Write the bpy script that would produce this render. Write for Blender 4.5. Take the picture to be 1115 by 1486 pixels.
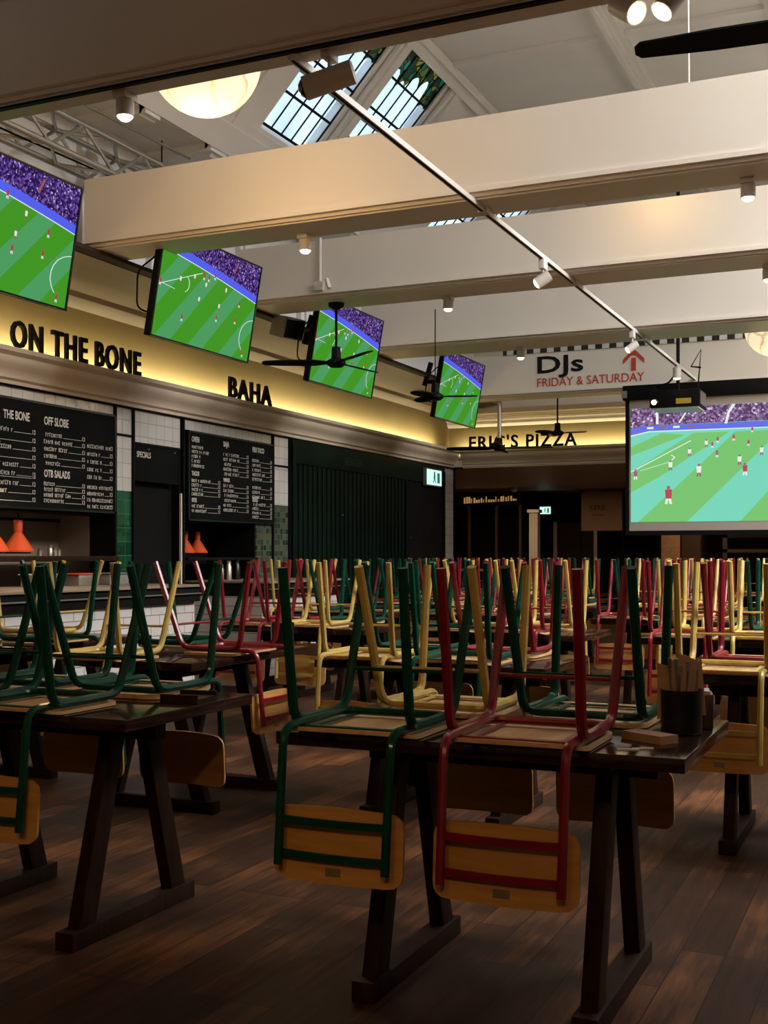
import bpy, bmesh, math, random
from mathutils import Vector, Matrix
random.seed(7)
for o in list(bpy.data.objects): bpy.data.objects.remove(o, do_unlink=True)
SC = bpy.context.scene; COL = SC.collection
PI = math.pi

# ------------------------------------------------------------------ camera
cam_d = bpy.data.cameras.new('camera'); cam = bpy.data.objects.new('camera', cam_d); COL.objects.link(cam)
cam.location = (0, 0, 1.25); cam.rotation_euler = (PI/2, 0, math.radians(24.2))
cam_d.sensor_fit = 'AUTO'; cam_d.sensor_width = 36; cam_d.lens = 1715/1486*36
cam_d.shift_y = (806-743)/1486; cam_d.clip_start = .05; cam_d.clip_end = 200
SC.camera = cam
# ------------------------------------------------------------------ world and exposure
SC.view_settings.view_transform = 'Standard'; SC.view_settings.look = 'None'
SC.view_settings.gamma = 1; SC.view_settings.exposure = 0.0
try: SC.view_settings.use_curve_mapping = False
except Exception: pass
W = bpy.data.worlds.new('overcast_sky'); SC.world = W; W.use_nodes = True
bg = W.node_tree.nodes['Background']; bg.inputs[0].default_value = (.68, .80, .95, 1); bg.inputs[1].default_value = 1.75

def lamp(kind, name, loc, energy, color, target=None, size=1, size_y=None, spot=None, blend=.5, parent=None, radius=.04):
    d = bpy.data.lights.new(name, kind); d.energy = energy; d.color = color
    o = bpy.data.objects.new(name, d); COL.objects.link(o); o.location = loc
    if kind == 'AREA':
        d.size = size
        if size_y: d.shape = 'RECTANGLE'; d.size_y = size_y
    if kind == 'SPOT':
        d.spot_size = math.radians(spot or 60); d.spot_blend = blend; d.shadow_soft_size = radius
    if kind == 'POINT': d.shadow_soft_size = radius
    if target is not None:
        o.rotation_euler = (Vector(target)-Vector(loc)).to_track_quat('-Z', 'Y').to_euler()
    if parent: o.parent = parent
    return o
# daylight entering by the skylights of the roof lantern (right slope and crown)
DAY = (1.0, .985, .965)
for y, e in ((5.9, 215), (8.5, 205), (11.0, 190), (14.1, 200)):
    lamp('AREA', 'skylight_daylight', (2.9, y, 5.75), e, DAY, (.2, y+.4, 2.2), 2.2, 1.5).data.spread = math.radians(100)
lamp('AREA', 'skylight_daylight', (-.2, 6.2, 6.05), 55, DAY, (-.9, 6.3, 0), 2.6, 1.2)
lamp('AREA', 'skylight_daylight', (-.2, 11.0, 6.05), 70, DAY, (-.9, 11.0, 0), 2.6, 2.0)

# added warm fill from behind the camera for nearest beam and chair backs
lamp('POINT', 'near_fill_light', (-1.2, -.6, 3.3), 28, (1, .50, .16), radius=.3)
lamp('SPOT', 'near_fill_spot', (.6, -1.6, 3.5), 115, (1, .62, .28), (-1.0, 2.9, .45), spot=44, blend=.9, radius=.12)
lamp('SPOT', 'near_fill_spot', (-1.2, -1.6, 3.5), 75, (1, .62, .28), (-2.7, 2.9, .45), spot=40, blend=.9, radius=.12)
lamp('AREA', 'passage_fill_light', (-7.0, 20.5, 2.55), 48, (1, .66, .36), (-7.0, 20.5, 0), 1.2, 1.2)  # fill lamps added to lift the back passage out of black
lamp('AREA', 'passage_fill_light', (-3.0, 20.5, 2.55), 34, (1, .66, .36), (-3.0, 20.5, 0), 1.2, 1.2)

# ------------------------------------------------------------------ materials
MATS = {}
def nmat(name):
    m = bpy.data.materials.new(name); m.use_nodes = True; MATS[name] = m
    return m, m.node_tree.nodes, m.node_tree.links, m.node_tree.nodes['Principled BSDF']
def plain(name, c, rough=.5, metal=0, coat=0, vary=.0, scale=8, bump=0):
    m, N, L, b = nmat(name)
    if max(c) < .06 and not metal: b.inputs['Specular IOR Level'].default_value = .06
    b.inputs['Base Color'].default_value = (*c, 1); b.inputs['Roughness'].default_value = rough; b.inputs['Metallic'].default_value = metal
    if coat: b.inputs['Coat Weight'].default_value = coat; b.inputs['Coat Roughness'].default_value = .12
    if vary or bump:
        tc = N.new('ShaderNodeTexCoord'); n = N.new('ShaderNodeTexNoise'); n.inputs['Scale'].default_value = scale; n.inputs['Detail'].default_value = 5
        L.new(tc.outputs['Object'], n.inputs['Vector'])
        if vary:
            r = N.new('ShaderNodeValToRGB'); r.color_ramp.elements[0].position = .3; r.color_ramp.elements[1].position = .7
            r.color_ramp.elements[0].color = (*[x*(1-vary) for x in c], 1); r.color_ramp.elements[1].color = (*[min(1, x*(1+vary)) for x in c], 1)
            L.new(n.outputs['Fac'], r.inputs['Fac']); L.new(r.outputs['Color'], b.inputs['Base Color'])
        if bump:
            bp = N.new('ShaderNodeBump'); bp.inputs['Strength'].default_value = bump; bp.inputs['Distance'].default_value = .01
            L.new(n.outputs['Fac'], bp.inputs['Height']); L.new(bp.outputs['Normal'], b.inputs['Normal'])
    return m
def emit(name, c, s=1.0):
    m, N, L, b = nmat(name)
    b.inputs['Base Color'].default_value = (0, 0, 0, 1); b.inputs['Specular IOR Level'].default_value = 0.0
    b.inputs['Roughness'].default_value = 1
    b.inputs['Emission Color'].default_value = (*c, 1); b.inputs['Emission Strength'].default_value = s
    return m
def wood(name, dark, light, rough=.45, scale=(1, 12, 12), coat=0, nscale=3.0, contrast=(.3, .75)):
    m, N, L, b = nmat(name)
    tc = N.new('ShaderNodeTexCoord'); mp = N.new('ShaderNodeMapping'); mp.inputs['Scale'].default_value = scale
    n = N.new('ShaderNodeTexNoise'); n.inputs['Scale'].default_value = nscale; n.inputs['Detail'].default_value = 7; n.inputs['Roughness'].default_value = .62
    n.inputs['Distortion'].default_value = .5
    r = N.new('ShaderNodeValToRGB'); r.color_ramp.elements[0].position, r.color_ramp.elements[1].position = contrast
    r.color_ramp.elements[0].color = (*dark, 1); r.color_ramp.elements[1].color = (*light, 1)
    L.new(tc.outputs['Object'], mp.inputs[0]); L.new(mp.outputs[0], n.inputs['Vector']); L.new(n.outputs['Fac'], r.inputs['Fac'])
    L.new(r.outputs['Color'], b.inputs['Base Color']); b.inputs['Roughness'].default_value = rough
    if coat: b.inputs['Coat Weight'].default_value = coat; b.inputs['Coat Roughness'].default_value = .15
    return m
def tiles(name, c1, c2, mortar, bw, bh, axis='YZ', rough=.15, offset=0.5, msize=.009, bump=.35):
    m, N, L, b = nmat(name)
    tc = N.new('ShaderNodeTexCoord'); sp = N.new('ShaderNodeSeparateXYZ'); cb = N.new('ShaderNodeCombineXYZ')
    L.new(tc.outputs['Object'], sp.inputs[0]); L.new(sp.outputs[axis[0]], cb.inputs[0]); L.new(sp.outputs[axis[1]], cb.inputs[1])
    br = N.new('ShaderNodeTexBrick'); br.offset = offset
    br.inputs['Color1'].default_value = (*c1, 1); br.inputs['Color2'].default_value = (*c2, 1); br.inputs['Mortar'].default_value = (*mortar, 1)
    br.inputs['Scale'].default_value = 1; br.inputs['Mortar Size'].default_value = msize*.5; br.inputs['Brick Width'].default_value = bw; br.inputs['Row Height'].default_value = bh
    br.inputs['Mortar Smooth'].default_value = .3
    L.new(cb.outputs[0], br.inputs['Vector']); L.new(br.outputs['Color'], b.inputs['Base Color'])
    n = N.new('ShaderNodeTexNoise'); n.inputs['Scale'].default_value = 5; n.inputs['Detail'].default_value = 2; L.new(tc.outputs['Object'], n.inputs['Vector'])
    mx = N.new('ShaderNodeMath'); mx.operation = 'SUBTRACT'; L.new(n.outputs['Fac'], mx.inputs[0]); L.new(br.outputs['Fac'], mx.inputs[1])
    bp = N.new('ShaderNodeBump'); bp.inputs['Strength'].default_value = bump; bp.inputs['Distance'].default_value = .02
    L.new(mx.outputs[0], bp.inputs['Height']); L.new(bp.outputs['Normal'], b.inputs['Normal'])
    b.inputs['Roughness'].default_value = rough
    return m
def floor_mat():
    m, N, L, b = nmat('floor_planks')
    tc = N.new('ShaderNodeTexCoord'); sp = N.new('ShaderNodeSeparateXYZ'); cb = N.new('ShaderNodeCombineXYZ')
    L.new(tc.outputs['Object'], sp.inputs[0]); L.new(sp.outputs['Y'], cb.inputs[0]); L.new(sp.outputs['X'], cb.inputs[1])
    br = N.new('ShaderNodeTexBrick'); br.offset = .37; br.offset_frequency = 3
    br.inputs['Color1'].default_value = (.15, .15, .15, 1); br.inputs['Color2'].default_value = (.95, .95, .95, 1); br.inputs['Mortar'].default_value = (0, 0, 0, 1)
    br.inputs['Scale'].default_value = 1; br.inputs['Brick Width'].default_value = .95; br.inputs['Row Height'].default_value = .135
    br.inputs['Mortar Size'].default_value = .0022; br.inputs['Mortar Smooth'].default_value = .2
    L.new(cb.outputs[0], br.inputs['Vector'])
    mp = N.new('ShaderNodeMapping'); mp.inputs['Scale'].default_value = (14, 1.2, 1); L.new(tc.outputs['Object'], mp.inputs[0])
    n = N.new('ShaderNodeTexNoise'); n.inputs['Scale'].default_value = 2.2; n.inputs['Detail'].default_value = 8; n.inputs['Roughness'].default_value = .65; L.new(mp.outputs[0], n.inputs['Vector'])
    w = N.new('ShaderNodeTexNoise'); w.inputs['Scale'].default_value = 1.6; w.inputs['Detail'].default_value = 5; L.new(tc.outputs['Object'], w.inputs['Vector'])
    a = N.new('ShaderNodeMath'); a.operation = 'MULTIPLY_ADD'; a.inputs[1].default_value = .20; L.new(br.outputs['Color'], a.inputs[0]); 
    s1 = N.new('ShaderNodeMath'); s1.operation = 'MULTIPLY'; s1.inputs[1].default_value = .55; L.new(n.outputs['Fac'], s1.inputs[0]); L.new(s1.outputs[0], a.inputs[2])
    a2 = N.new('ShaderNodeMath'); a2.operation = 'MULTIPLY_ADD'; a2.inputs[1].default_value = .68; L.new(w.outputs['Fac'], a2.inputs[0]); L.new(a.outputs[0], a2.inputs[2])
    r = N.new('ShaderNodeValToRGB'); e = r.color_ramp.elements
    e[0].position = .45; e[0].color = (.0085, .0052, .004, 1); e[1].position = 1.12; e[1].color = (.19, .075, .028, 1)
    k = r.color_ramp.elements.new(.74); k.color = (.043, .0185, .0095, 1)
    L.new(a2.outputs[0], r.inputs['Fac'])
    mm = N.new('ShaderNodeMix'); mm.data_type = 'RGBA'; mm.inputs[7].default_value = (.008, .006, .005, 1)
    L.new(br.outputs['Fac'], mm.inputs[0]); L.new(r.outputs['Color'], mm.inputs[6]); L.new(mm.outputs[2], b.inputs['Base Color'])
    rr = N.new('ShaderNodeMapRange'); rr.inputs[3].default_value = .42; rr.inputs[4].default_value = .65; b.inputs['Specular IOR Level'].default_value = .16; L.new(w.outputs['Fac'], rr.inputs[0]); L.new(rr.outputs[0], b.inputs['Roughness'])
    mh = N.new('ShaderNodeMath'); mh.operation = 'SUBTRACT'; L.new(s1.outputs[0], mh.inputs[0]); L.new(br.outputs['Fac'], mh.inputs[1])
    bp = N.new('ShaderNodeBump'); bp.inputs['Strength'].default_value = .35; bp.inputs['Distance'].default_value = .006
    L.new(mh.outputs[0], bp.inputs['Height']); L.new(bp.outputs['Normal'], b.inputs['Normal'])
    return m
def crowd_mat(name, cols, scale):
    m, N, L, b = nmat(name)
    tc = N.new('ShaderNodeTexCoord'); v = N.new('ShaderNodeTexVoronoi'); v.inputs['Scale'].default_value = scale
    L.new(tc.outputs['Object'], v.inputs['Vector'])
    sep = N.new('ShaderNodeSeparateColor'); L.new(v.outputs['Color'], sep.inputs[0])
    r = N.new('ShaderNodeValToRGB'); r.color_ramp.interpolation = 'CONSTANT'
    for i, (p, c) in enumerate(cols):
        e = r.color_ramp.elements[i] if i < 2 else r.color_ramp.elements.new(p)
        e.position = p; e.color = (*c, 1)
    L.new(sep.outputs[0], r.inputs['Fac'])
    b.inputs['Base Color'].default_value = (0, 0, 0, 1); b.inputs['Specular IOR Level'].default_value = 0
    L.new(r.outputs['Color'], b.inputs['Emission Color']); b.inputs['Emission Strength'].default_value = 1
    return m
def glass_mat(name, c, transl=.15, stained=False):
    m, N, L, b = nmat(name); N.remove(b); out = N['Material Output']
    tr = N.new('ShaderNodeBsdfTransparent'); tl = N.new('ShaderNodeBsdfTranslucent'); gl = N.new('ShaderNodeBsdfGlossy'); gl.inputs['Roughness'].default_value = .25
    mx = N.new('ShaderNodeMixShader'); mx.inputs[0].default_value = transl; mg = N.new('ShaderNodeMixShader'); mg.inputs[0].default_value = .06
    tc = N.new('ShaderNodeTexCoord')
    if stained:
        v = N.new('ShaderNodeTexVoronoi'); v.inputs['Scale'].default_value = 11; L.new(tc.outputs['Object'], v.inputs['Vector'])
        sep = N.new('ShaderNodeSeparateColor'); L.new(v.outputs['Color'], sep.inputs[0])
        r = N.new('ShaderNodeValToRGB'); r.color_ramp.interpolation = 'CONSTANT'
        cs = [(0, (.01, .16, .08)), (.25, (.03, .30, .20)), (.45, (.26, .30, .10)), (.62, (.02, .22, .16)), (.8, (.42, .38, .14)), (.92, (.10, .40, .34))]
        for i, (p, c2) in enumerate(cs):
            e = r.color_ramp.elements[i] if i < 2 else r.color_ramp.elements.new(p)
            e.position = p; e.color = (*c2, 1)
        L.new(sep.outputs[0], r.inputs['Fac'])
        v2 = N.new('ShaderNodeTexVoronoi'); v2.feature = 'DISTANCE_TO_EDGE'; v2.inputs['Scale'].default_value = 11; L.new(tc.outputs['Object'], v2.inputs['Vector'])
        g = N.new('ShaderNodeMath'); g.operation = 'GREATER_THAN'; g.inputs[1].default_value = .045; L.new(v2.outputs['Distance'], g.inputs[0])
        mu = N.new('ShaderNodeMix'); mu.data_type = 'RGBA'; mu.inputs[6].default_value = (.004, .004, .004, 1); L.new(g.outputs[0], mu.inputs[0]); L.new(r.outputs['Color'], mu.inputs[7])
        col = mu.outputs[2]
    else:
        n = N.new('ShaderNodeTexNoise'); n.inputs['Scale'].default_value = 2.5; n.inputs['Detail'].default_value = 3; L.new(tc.outputs['Object'], n.inputs['Vector'])
        r = N.new('ShaderNodeValToRGB'); r.color_ramp.elements[0].position = .3; r.color_ramp.elements[1].position = .7
        r.color_ramp.elements[0].color = (*[x*.86 for x in c], 1); r.color_ramp.elements[1].color = (*c, 1); L.new(n.outputs['Fac'], r.inputs['Fac']); col = r.outputs['Color']
    for s in (tr, tl): L.new(col, s.inputs['Color'])
    L.new(tr.outputs[0], mx.inputs[1]); L.new(tl.outputs[0], mx.inputs[2]); L.new(mx.outputs[0], mg.inputs[1]); L.new(gl.outputs[0], mg.inputs[2]); L.new(mg.outputs[0], out.inputs[0])
    return m
def globe_mat():
    m, N, L, b = nmat('paper_globe')
    tc = N.new('ShaderNodeTexCoord'); n = N.new('ShaderNodeTexNoise'); n.inputs['Scale'].default_value = 4; n.inputs['Detail'].default_value = 4; L.new(tc.outputs['Object'], n.inputs['Vector'])
    v = N.new('ShaderNodeTexVoronoi'); v.feature = 'DISTANCE_TO_EDGE'; v.inputs['Scale'].default_value = 3.2
    ad = N.new('ShaderNodeVectorMath'); ad.operation = 'MULTIPLY_ADD'; ad.inputs[1].default_value = (.35, .35, .35)
    L.new(n.outputs['Color'], ad.inputs[0]); L.new(tc.outputs['Object'], ad.inputs[2]); L.new(ad.outputs[0], v.inputs['Vector'])
    r = N.new('ShaderNodeValToRGB'); r.color_ramp.elements[0].position = 0; r.color_ramp.elements[0].color = (.55, .36, .14, 1)
    r.color_ramp.elements[1].position = .07; r.color_ramp.elements[1].color = (1.0, .86, .56, 1)
    L.new(v.outputs['Distance'], r.inputs['Fac']); L.new(r.outputs['Color'], b.inputs['Emission Color']); b.inputs['Emission Strength'].default_value = .86
    b.inputs['Base Color'].default_value = (.5, .45, .35, 1); b.inputs['Roughness'].default_value = .7
    return m

CREAM = plain('cream_paint', (.72, .66, .58), .5, vary=.03, scale=1.5)
WHITE = plain('white_roof_paint', (.66, .645, .62), .55, vary=.06, scale=1.2)
DARKBR = plain('dark_brown_paint', (.05, .035, .025), .6)
BLACK = plain('matt_black', (.008, .008, .009), .5)
BLACKG = plain('gloss_black', (.006, .006, .007), .25); BLACKG.node_tree.nodes['Principled BSDF'].inputs['Specular IOR Level'].default_value = .4
CHARCOAL = plain('charcoal', (.008, .008, .008), .55, vary=.25, scale=5)
CHALK = plain('chalkboard', (.006, .0065, .006), .75, vary=.3, scale=3)
CHALKW = plain('chalk_lettering', (.60, .57, .52), .9)
STEEL = plain('brushed_steel', (.42, .39, .35), .35, metal=.9, vary=.08, scale=4)
STEELD = plain('aged_steel_panel', (.30, .235, .175), .5, metal=.35, vary=.12, scale=2.5)
ALU = plain('aluminium_tube', (.42, .40, .37), .38, metal=.85)
WLAMP = plain('white_lamp_paint', (.62, .58, .54), .4)
GREY = plain('grey_plastic', (.19, .18, .17), .5)
ORANGE = plain('orange_enamel', (.72, .10, .025), .4)
GREENW = plain('dark_green_shutter', (.004, .011, .007), .4, vary=.3, scale=2)
WTILE = tiles('white_wall_tiles', (.62, .585, .55), (.56, .53, .49), (.40, .37, .34), .13, .13, rough=.12, offset=0)
WTILE2 = tiles('white_counter_tiles', (.60, .57, .54), (.53, .50, .47), (.22, .20, .18), .24, .085, rough=.2)
GTILE = tiles('green_wall_tiles', (.005, .040, .018), (.007, .06, .026), (.06, .09, .06), .125, .125, rough=.12, offset=0)
PTILE = tiles('mottled_green_tiles', (.010, .035, .022), (.10, .10, .06), (.08, .10, .08), .062, .062, rough=.2, offset=0)
FLOORM = floor_mat()
TABLEW = wood('dark_table_wood', (.010, .004, .003), (.036, .015, .010), .13, (2, 14, 14), coat=0)
TABLEL = wood('dark_leg_wood', (.007, .003, .002), (.030, .012, .006), .5, (12, 12, 1.5))
CROWNSHADE = plain('shaded_crown_moulding', (.22, .16, .105), .5, vary=.05, scale=2)  # under-lit look of the cream crown put into a darker colour
STONE = plain('stone_cornice_paint', (.62, .51, .385), .5, vary=.05, scale=2)
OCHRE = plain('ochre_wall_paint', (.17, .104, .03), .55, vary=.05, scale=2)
TABLEL.node_tree.nodes['Principled BSDF'].inputs['Specular IOR Level'].default_value = .15
PLY = wood('birch_plywood', (.40, .23, .095), (.60, .39, .19), .42, (10, 1.2, 3), nscale=2.4)
PLYV = wood('varnished_plywood', (.36, .17, .045), (.56, .29, .085), .38, (1.5, 3, 10), coat=.25, nscale=2.4)
RIMW = plain('ply_edge', (.62, .44, .24), .5)
PAINT = {'green': plain('green_gloss_paint', (.004, .042, .025), .3, coat=.15, vary=.2, scale=14),
         'red': plain('red_gloss_paint', (.17, .004, .013), .3, coat=.15, vary=.2, scale=14),
         'yellow': plain('yellow_gloss_paint', (.45, .32, .078), .32, coat=.12, vary=.15, scale=14)}
ORANGE2 = plain('kraft_card', (.30, .175, .095), .75, vary=.15, scale=20)
LIT = emit('lamp_lens', (1.0, .80, .52), 9)
EXITM = emit('exit_sign_face', (.62, .95, .86), 1.1)
EXITG = emit('exit_sign_pictogram', (.03, .30, .16), .5)
GLASS = glass_mat('frosted_pane', (.92, .98, 1.0)); STAIN = glass_mat('stained_leaf_glass', (1, 1, 1), stained=True)
GLASSG = glass_mat('green_tint_pane', (.70, .95, .84))
LEAD = plain('lead_came', (.012, .013, .013), .6)
GLOBE = globe_mat()
REDV = plain('red_sign_paint', (.50, .045, .02), .6); BLKV = plain('black_sign_paint', (.012, .012, .012), .6)
BRASSK = plain('metal_plate', (.30, .24, .16), .4, metal=.6)
SCRG = plain('projection_fabric', (.42, .37, .335), .8)
WARMSIGN = emit('lit_menu_strip', (.75, .42, .13), .45)

# ------------------------------------------------------------------ mesh builder
class MB:
    def __init__(s): s.v = []; s.f = []; s.m = []
    def add(s, vs, fs, mi=0):
        b = len(s.v); s.v += [tuple(x) for x in vs]; s.f += [tuple(b+i for i in f) for f in fs]; s.m += [mi]*len(fs); return s
    def box(s, x0, x1, y0, y1, z0, z1, mi=0):
        return s.add([(x0,y0,z0),(x1,y0,z0),(x1,y1,z0),(x0,y1,z0),(x0,y0,z1),(x1,y0,z1),(x1,y1,z1),(x0,y1,z1)],
                     [(0,3,2,1),(4,5,6,7),(0,1,5,4),(1,2,6,5),(2,3,7,6),(3,0,4,7)], mi)
    def bar(s, a, b, w, h, up=(0,0,1), mi=0):
        a, b = Vector(a), Vector(b); d = (b-a).normalized(); u = Vector(up)
        if abs(d.dot(u)) > .99: u = Vector((1,0,0))
        r = d.cross(u).normalized(); u = r.cross(d).normalized()
        vs = [p + r*sx*w/2 + u*sy*h/2 for p in (a, b) for sx, sy in ((-1,-1),(1,-1),(1,1),(-1,1))]
        return s.add(vs, [(0,1,2,3),(7,6,5,4),(0,4,5,1),(1,5,6,2),(2,6,7,3),(3,7,4,0)], mi)
    def prism(s, pts, vec, mi=0):
        n = len(pts); v = Vector(vec); vs = [Vector(p) for p in pts] + [Vector(p)+v for p in pts]
        return s.add(vs, [tuple(range(n-1,-1,-1)), tuple(range(n, 2*n))] + [(i,(i+1)%n,n+(i+1)%n,n+i) for i in range(n)], mi)
    def tube(s, pts, r, fillet=0, seg=8, steps=4, mi=0, r2=None, closed=False):
        P = [Vector(p) for p in pts]
        if fillet:
            Q = [P[0]]
            for i in range(1, len(P)-1):
                a, b, c = P[i-1], P[i], P[i+1]; d1 = (a-b); d2 = (c-b); f = min(fillet, d1.length*.49, d2.length*.49)
                p1 = b+d1.normalized()*f; p2 = b+d2.normalized()*f
                for k in range(steps+1):
                    t = k/steps; Q.append(p1*(1-t)**2 + b*2*t*(1-t) + p2*t*t)
            Q.append(P[-1]); P = Q
        n = len(P); vs = []; fs = []; ref = None
        for i, p in enumerate(P):
            if closed: d = (P[(i+1) % n]-P[i-1]).normalized()
            elif i == 0: d = (P[1]-p).normalized()
            elif i == n-1: d = (p-P[-2]).normalized()
            else: d = ((P[i+1]-p).normalized()+(p-P[i-1]).normalized()).normalized()
            if ref is None:
                ref = d.cross(Vector((0,0,1)) if abs(d.z) < .9 else Vector((1,0,0))).normalized()
            ref = (ref - d*ref.dot(d)).normalized(); q = d.cross(ref)
            rr = r if r2 is None else r+(r2-r)*i/(n-1)
            for k in range(seg):
                t = 2*PI*k/seg; vs.append(p+ref*math.cos(t)*rr+q*math.sin(t)*rr)
        for i in range(n if closed else n-1):
            j = (i+1) % n
            for k in range(seg): fs.append((i*seg+k, i*seg+(k+1)%seg, j*seg+(k+1)%seg, j*seg+k))
        if not closed: fs.append(tuple(range(seg-1,-1,-1))); fs.append(tuple((n-1)*seg+k for k in range(seg)))
        return s.add(vs, fs, mi)
    def lathe(s, prof, c=(0,0,0), seg=20, axis=(0,0,1), mi=0):
        ax = Vector(axis).normalized(); x = ax.cross(Vector((0,1,0)) if abs(ax.y) < .9 else Vector((1,0,0))).normalized(); y = ax.cross(x); c = Vector(c)
        vs = []; fs = []
        for r, z in prof:
            for k in range(seg):
                t = 2*PI*k/seg; vs.append(c+ax*z+(x*math.cos(t)+y*math.sin(t))*r)
        n = len(prof)
        for i in range(n-1):
            for k in range(seg): fs.append((i*seg+k, i*seg+(k+1)%seg, (i+1)*seg+(k+1)%seg, (i+1)*seg+k))
        fs.append(tuple(range(seg-1,-1,-1))); fs.append(tuple((n-1)*seg+k for k in range(seg)))
        return s.add(vs, fs, mi)
    def mesh(s, name, mats, smooth=True, bevel=0):
        me = bpy.data.meshes.new(name); me.from_pydata(s.v, [], s.f)
        for m in (mats if isinstance(mats, (list, tuple)) else [mats]): me.materials.append(m)
        me.polygons.foreach_set('material_index', s.m)
        bm = bmesh.new(); bm.from_mesh(me); bmesh.ops.recalc_face_normals(bm, faces=bm.faces)
        if bevel:
            ed = [e for e in bm.edges if len(e.link_faces) == 2 and e.calc_face_angle(0) > .6]
            bmesh.ops.bevel(bm, geom=ed, offset=bevel, segments=2, affect='EDGES', profile=.6)
        bm.to_mesh(me); bm.free()
        if smooth:
            me.polygons.foreach_set('use_smooth', [True]*len(me.polygons)); me.set_sharp_from_angle(angle=math.radians(38))
        me.update(); return me
    def build(s, name, mats, parent=None, smooth=True, bevel=0, loc=None):
        o = bpy.data.objects.new(name, s.mesh(name, mats, smooth, bevel)); COL.objects.link(o)
        if parent: o.parent = parent
        if loc: o.location = loc
        return o
def tag(o, label, cat, group=None, kind=None):
    o['label'] = label; o['category'] = cat
    if group: o['group'] = group
    if kind: o['kind'] = kind
    return o
def thing(name, label, cat, loc=(0,0,0), rz=0, group=None):
    o = bpy.data.objects.new(name, None); COL.objects.link(o); o.location = loc; o.rotation_euler = (0,0,rz); o.empty_display_size = .1
    return tag(o, label, cat, group)
def struct(name, mb, m, label=None, bevel=0, smooth=True):
    o = mb.build(name, m, bevel=bevel, smooth=smooth); o['kind'] = 'structure'
    if label: o['label'] = label
    return o
def copy_tree(o, parent=None):
    c = o.copy(); COL.objects.link(c)
    if parent: c.parent = parent
    for ch in list(o.children): copy_tree(ch, c)
    return c
def text_obj(name, body, size, mat, M, parent=None, extrude=.0, offset=0, sx=1.0, align='LEFT', line=1.0, bevel=0):
    """lettering as a mesh; M is a 4x4 placing text x/y/normal"""
    cu = bpy.data.curves.new(name, 'FONT'); cu.body = body; cu.size = size; cu.extrude = extrude; cu.offset = offset
    cu.align_x = align; cu.space_character = 1.16 if bevel else 1.0; cu.space_line = line; cu.resolution_u = 3
    t = bpy.data.objects.new(name+'_tmp', cu); COL.objects.link(t)
    dg = bpy.context.evaluated_depsgraph_get(); me = bpy.data.meshes.new_from_object(t.evaluated_get(dg))
    bpy.data.objects.remove(t, do_unlink=True)
    me.transform(Matrix.Diagonal((sx, 1, 1, 1))); me.transform(M); me.name = name
    me.materials.clear(); me.materials.append(mat)
    o = bpy.data.objects.new(name, me); COL.objects.link(o)
    if parent: o.parent = parent
    return o
def on_left_wall(x, y, z):    # text reads along +Y, faces +X
    return Matrix(((0,0,1,x),(1,0,0,y),(0,1,0,z),(0,0,0,1)))
def facing_front(x, y, z):    # text reads along +X, faces -Y
    return Matrix(((1,0,0,x),(0,0,-1,y),(0,1,0,z),(0,0,0,1)))

# ------------------------------------------------------------------ structure
XW = -6.5; YB = 16.8; ZF = 6.12; XR = 6.0
struct('floor', MB().box(-10.2, XR, -3, 26, -.1, 0), FLOORM, 'worn dark brown plank floor')
# left wall with the two servery openings and the doorway
w = MB()
for y0, y1, z0, z1 in ((-3, 3.4, 0, 2.6), (3.4, 8.58, 0, .98), (3.4, 8.58, 1.60, 2.6), (8.58, 8.86, 0, 2.6), (8.86, 9.62, 2.27, 2.6), (9.62, 9.70, 0, 2.6),
                       (9.70, 11.05, 0, .98), (9.70, 11.05, 1.58, 2.6), (11.05, 17.1, 0, 2.6)):
    w.box(XW-.25, XW, y0, y1, z0, z1)
struct('wall_left', w, CHARCOAL)
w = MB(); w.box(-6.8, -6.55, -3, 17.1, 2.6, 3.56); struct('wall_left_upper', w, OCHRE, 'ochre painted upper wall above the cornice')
def profile_y(pts, y0, y1): return MB().prism([(x, y0, z) for x, z in pts], (0, y1-y0, 0))
# lower cornice with a ledge for the letters (section in X-Z)
corn = [(-6.55, 2.58), (-6.46, 2.58), (-6.46, 2.62), (-6.43, 2.635), (-6.43, 2.66), (-6.40, 2.70), (-6.36, 2.73), (-6.345, 2.76), (-6.345, 2.79), (-6.30, 2.815), (-6.30, 2.85), (-6.36, 2.85), (-6.36, 2.78), (-6.55, 2.78)]
struct('trim_1', profile_y(corn, -3, 17.0), STONE, 'moulded cornice ledge over the food counters')
struct('trim_2', MB().prism([(-6.3, YB+(-6.3-x), z) for x, z in corn], (XR+6.3, 0, 0)), STONE, 'moulded cornice ledge over the back opening')
# upper crown / soffit
crown = [(-6.55, 3.36), (-6.36, 3.40), (-6.34, 3.44), (-6.22, 3.46), (-6.20, 3.475), (-6.10, 3.48), (-6.08, 3.495), (-5.98, 3.50), (-5.95, 3.515), (-5.86, 3.52), (-5.80, 3.53), (-5.74, 3.53), (-5.74, 3.60), (-6.55, 3.60)]
struct('trim_3', profile_y(crown, 4.9, 17.05), CROWNSHADE, 'stepped crown moulding above the yellow lit wall')
struct('trim_4', MB().prism([(-6.55, 17.0-(x+6.55)*.35, z-.16) for x, z in crown], (XR+6.55, 0, 0)), STONE)
struct('wall_back', MB().box(-6.55, XR, 17.04, 17.3, 3.22, 6.3), CREAM); struct('wall_back_lower', MB().box(-6.55, XR, 17.04, 17.3, 2.6, 3.22), OCHRE)
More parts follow.
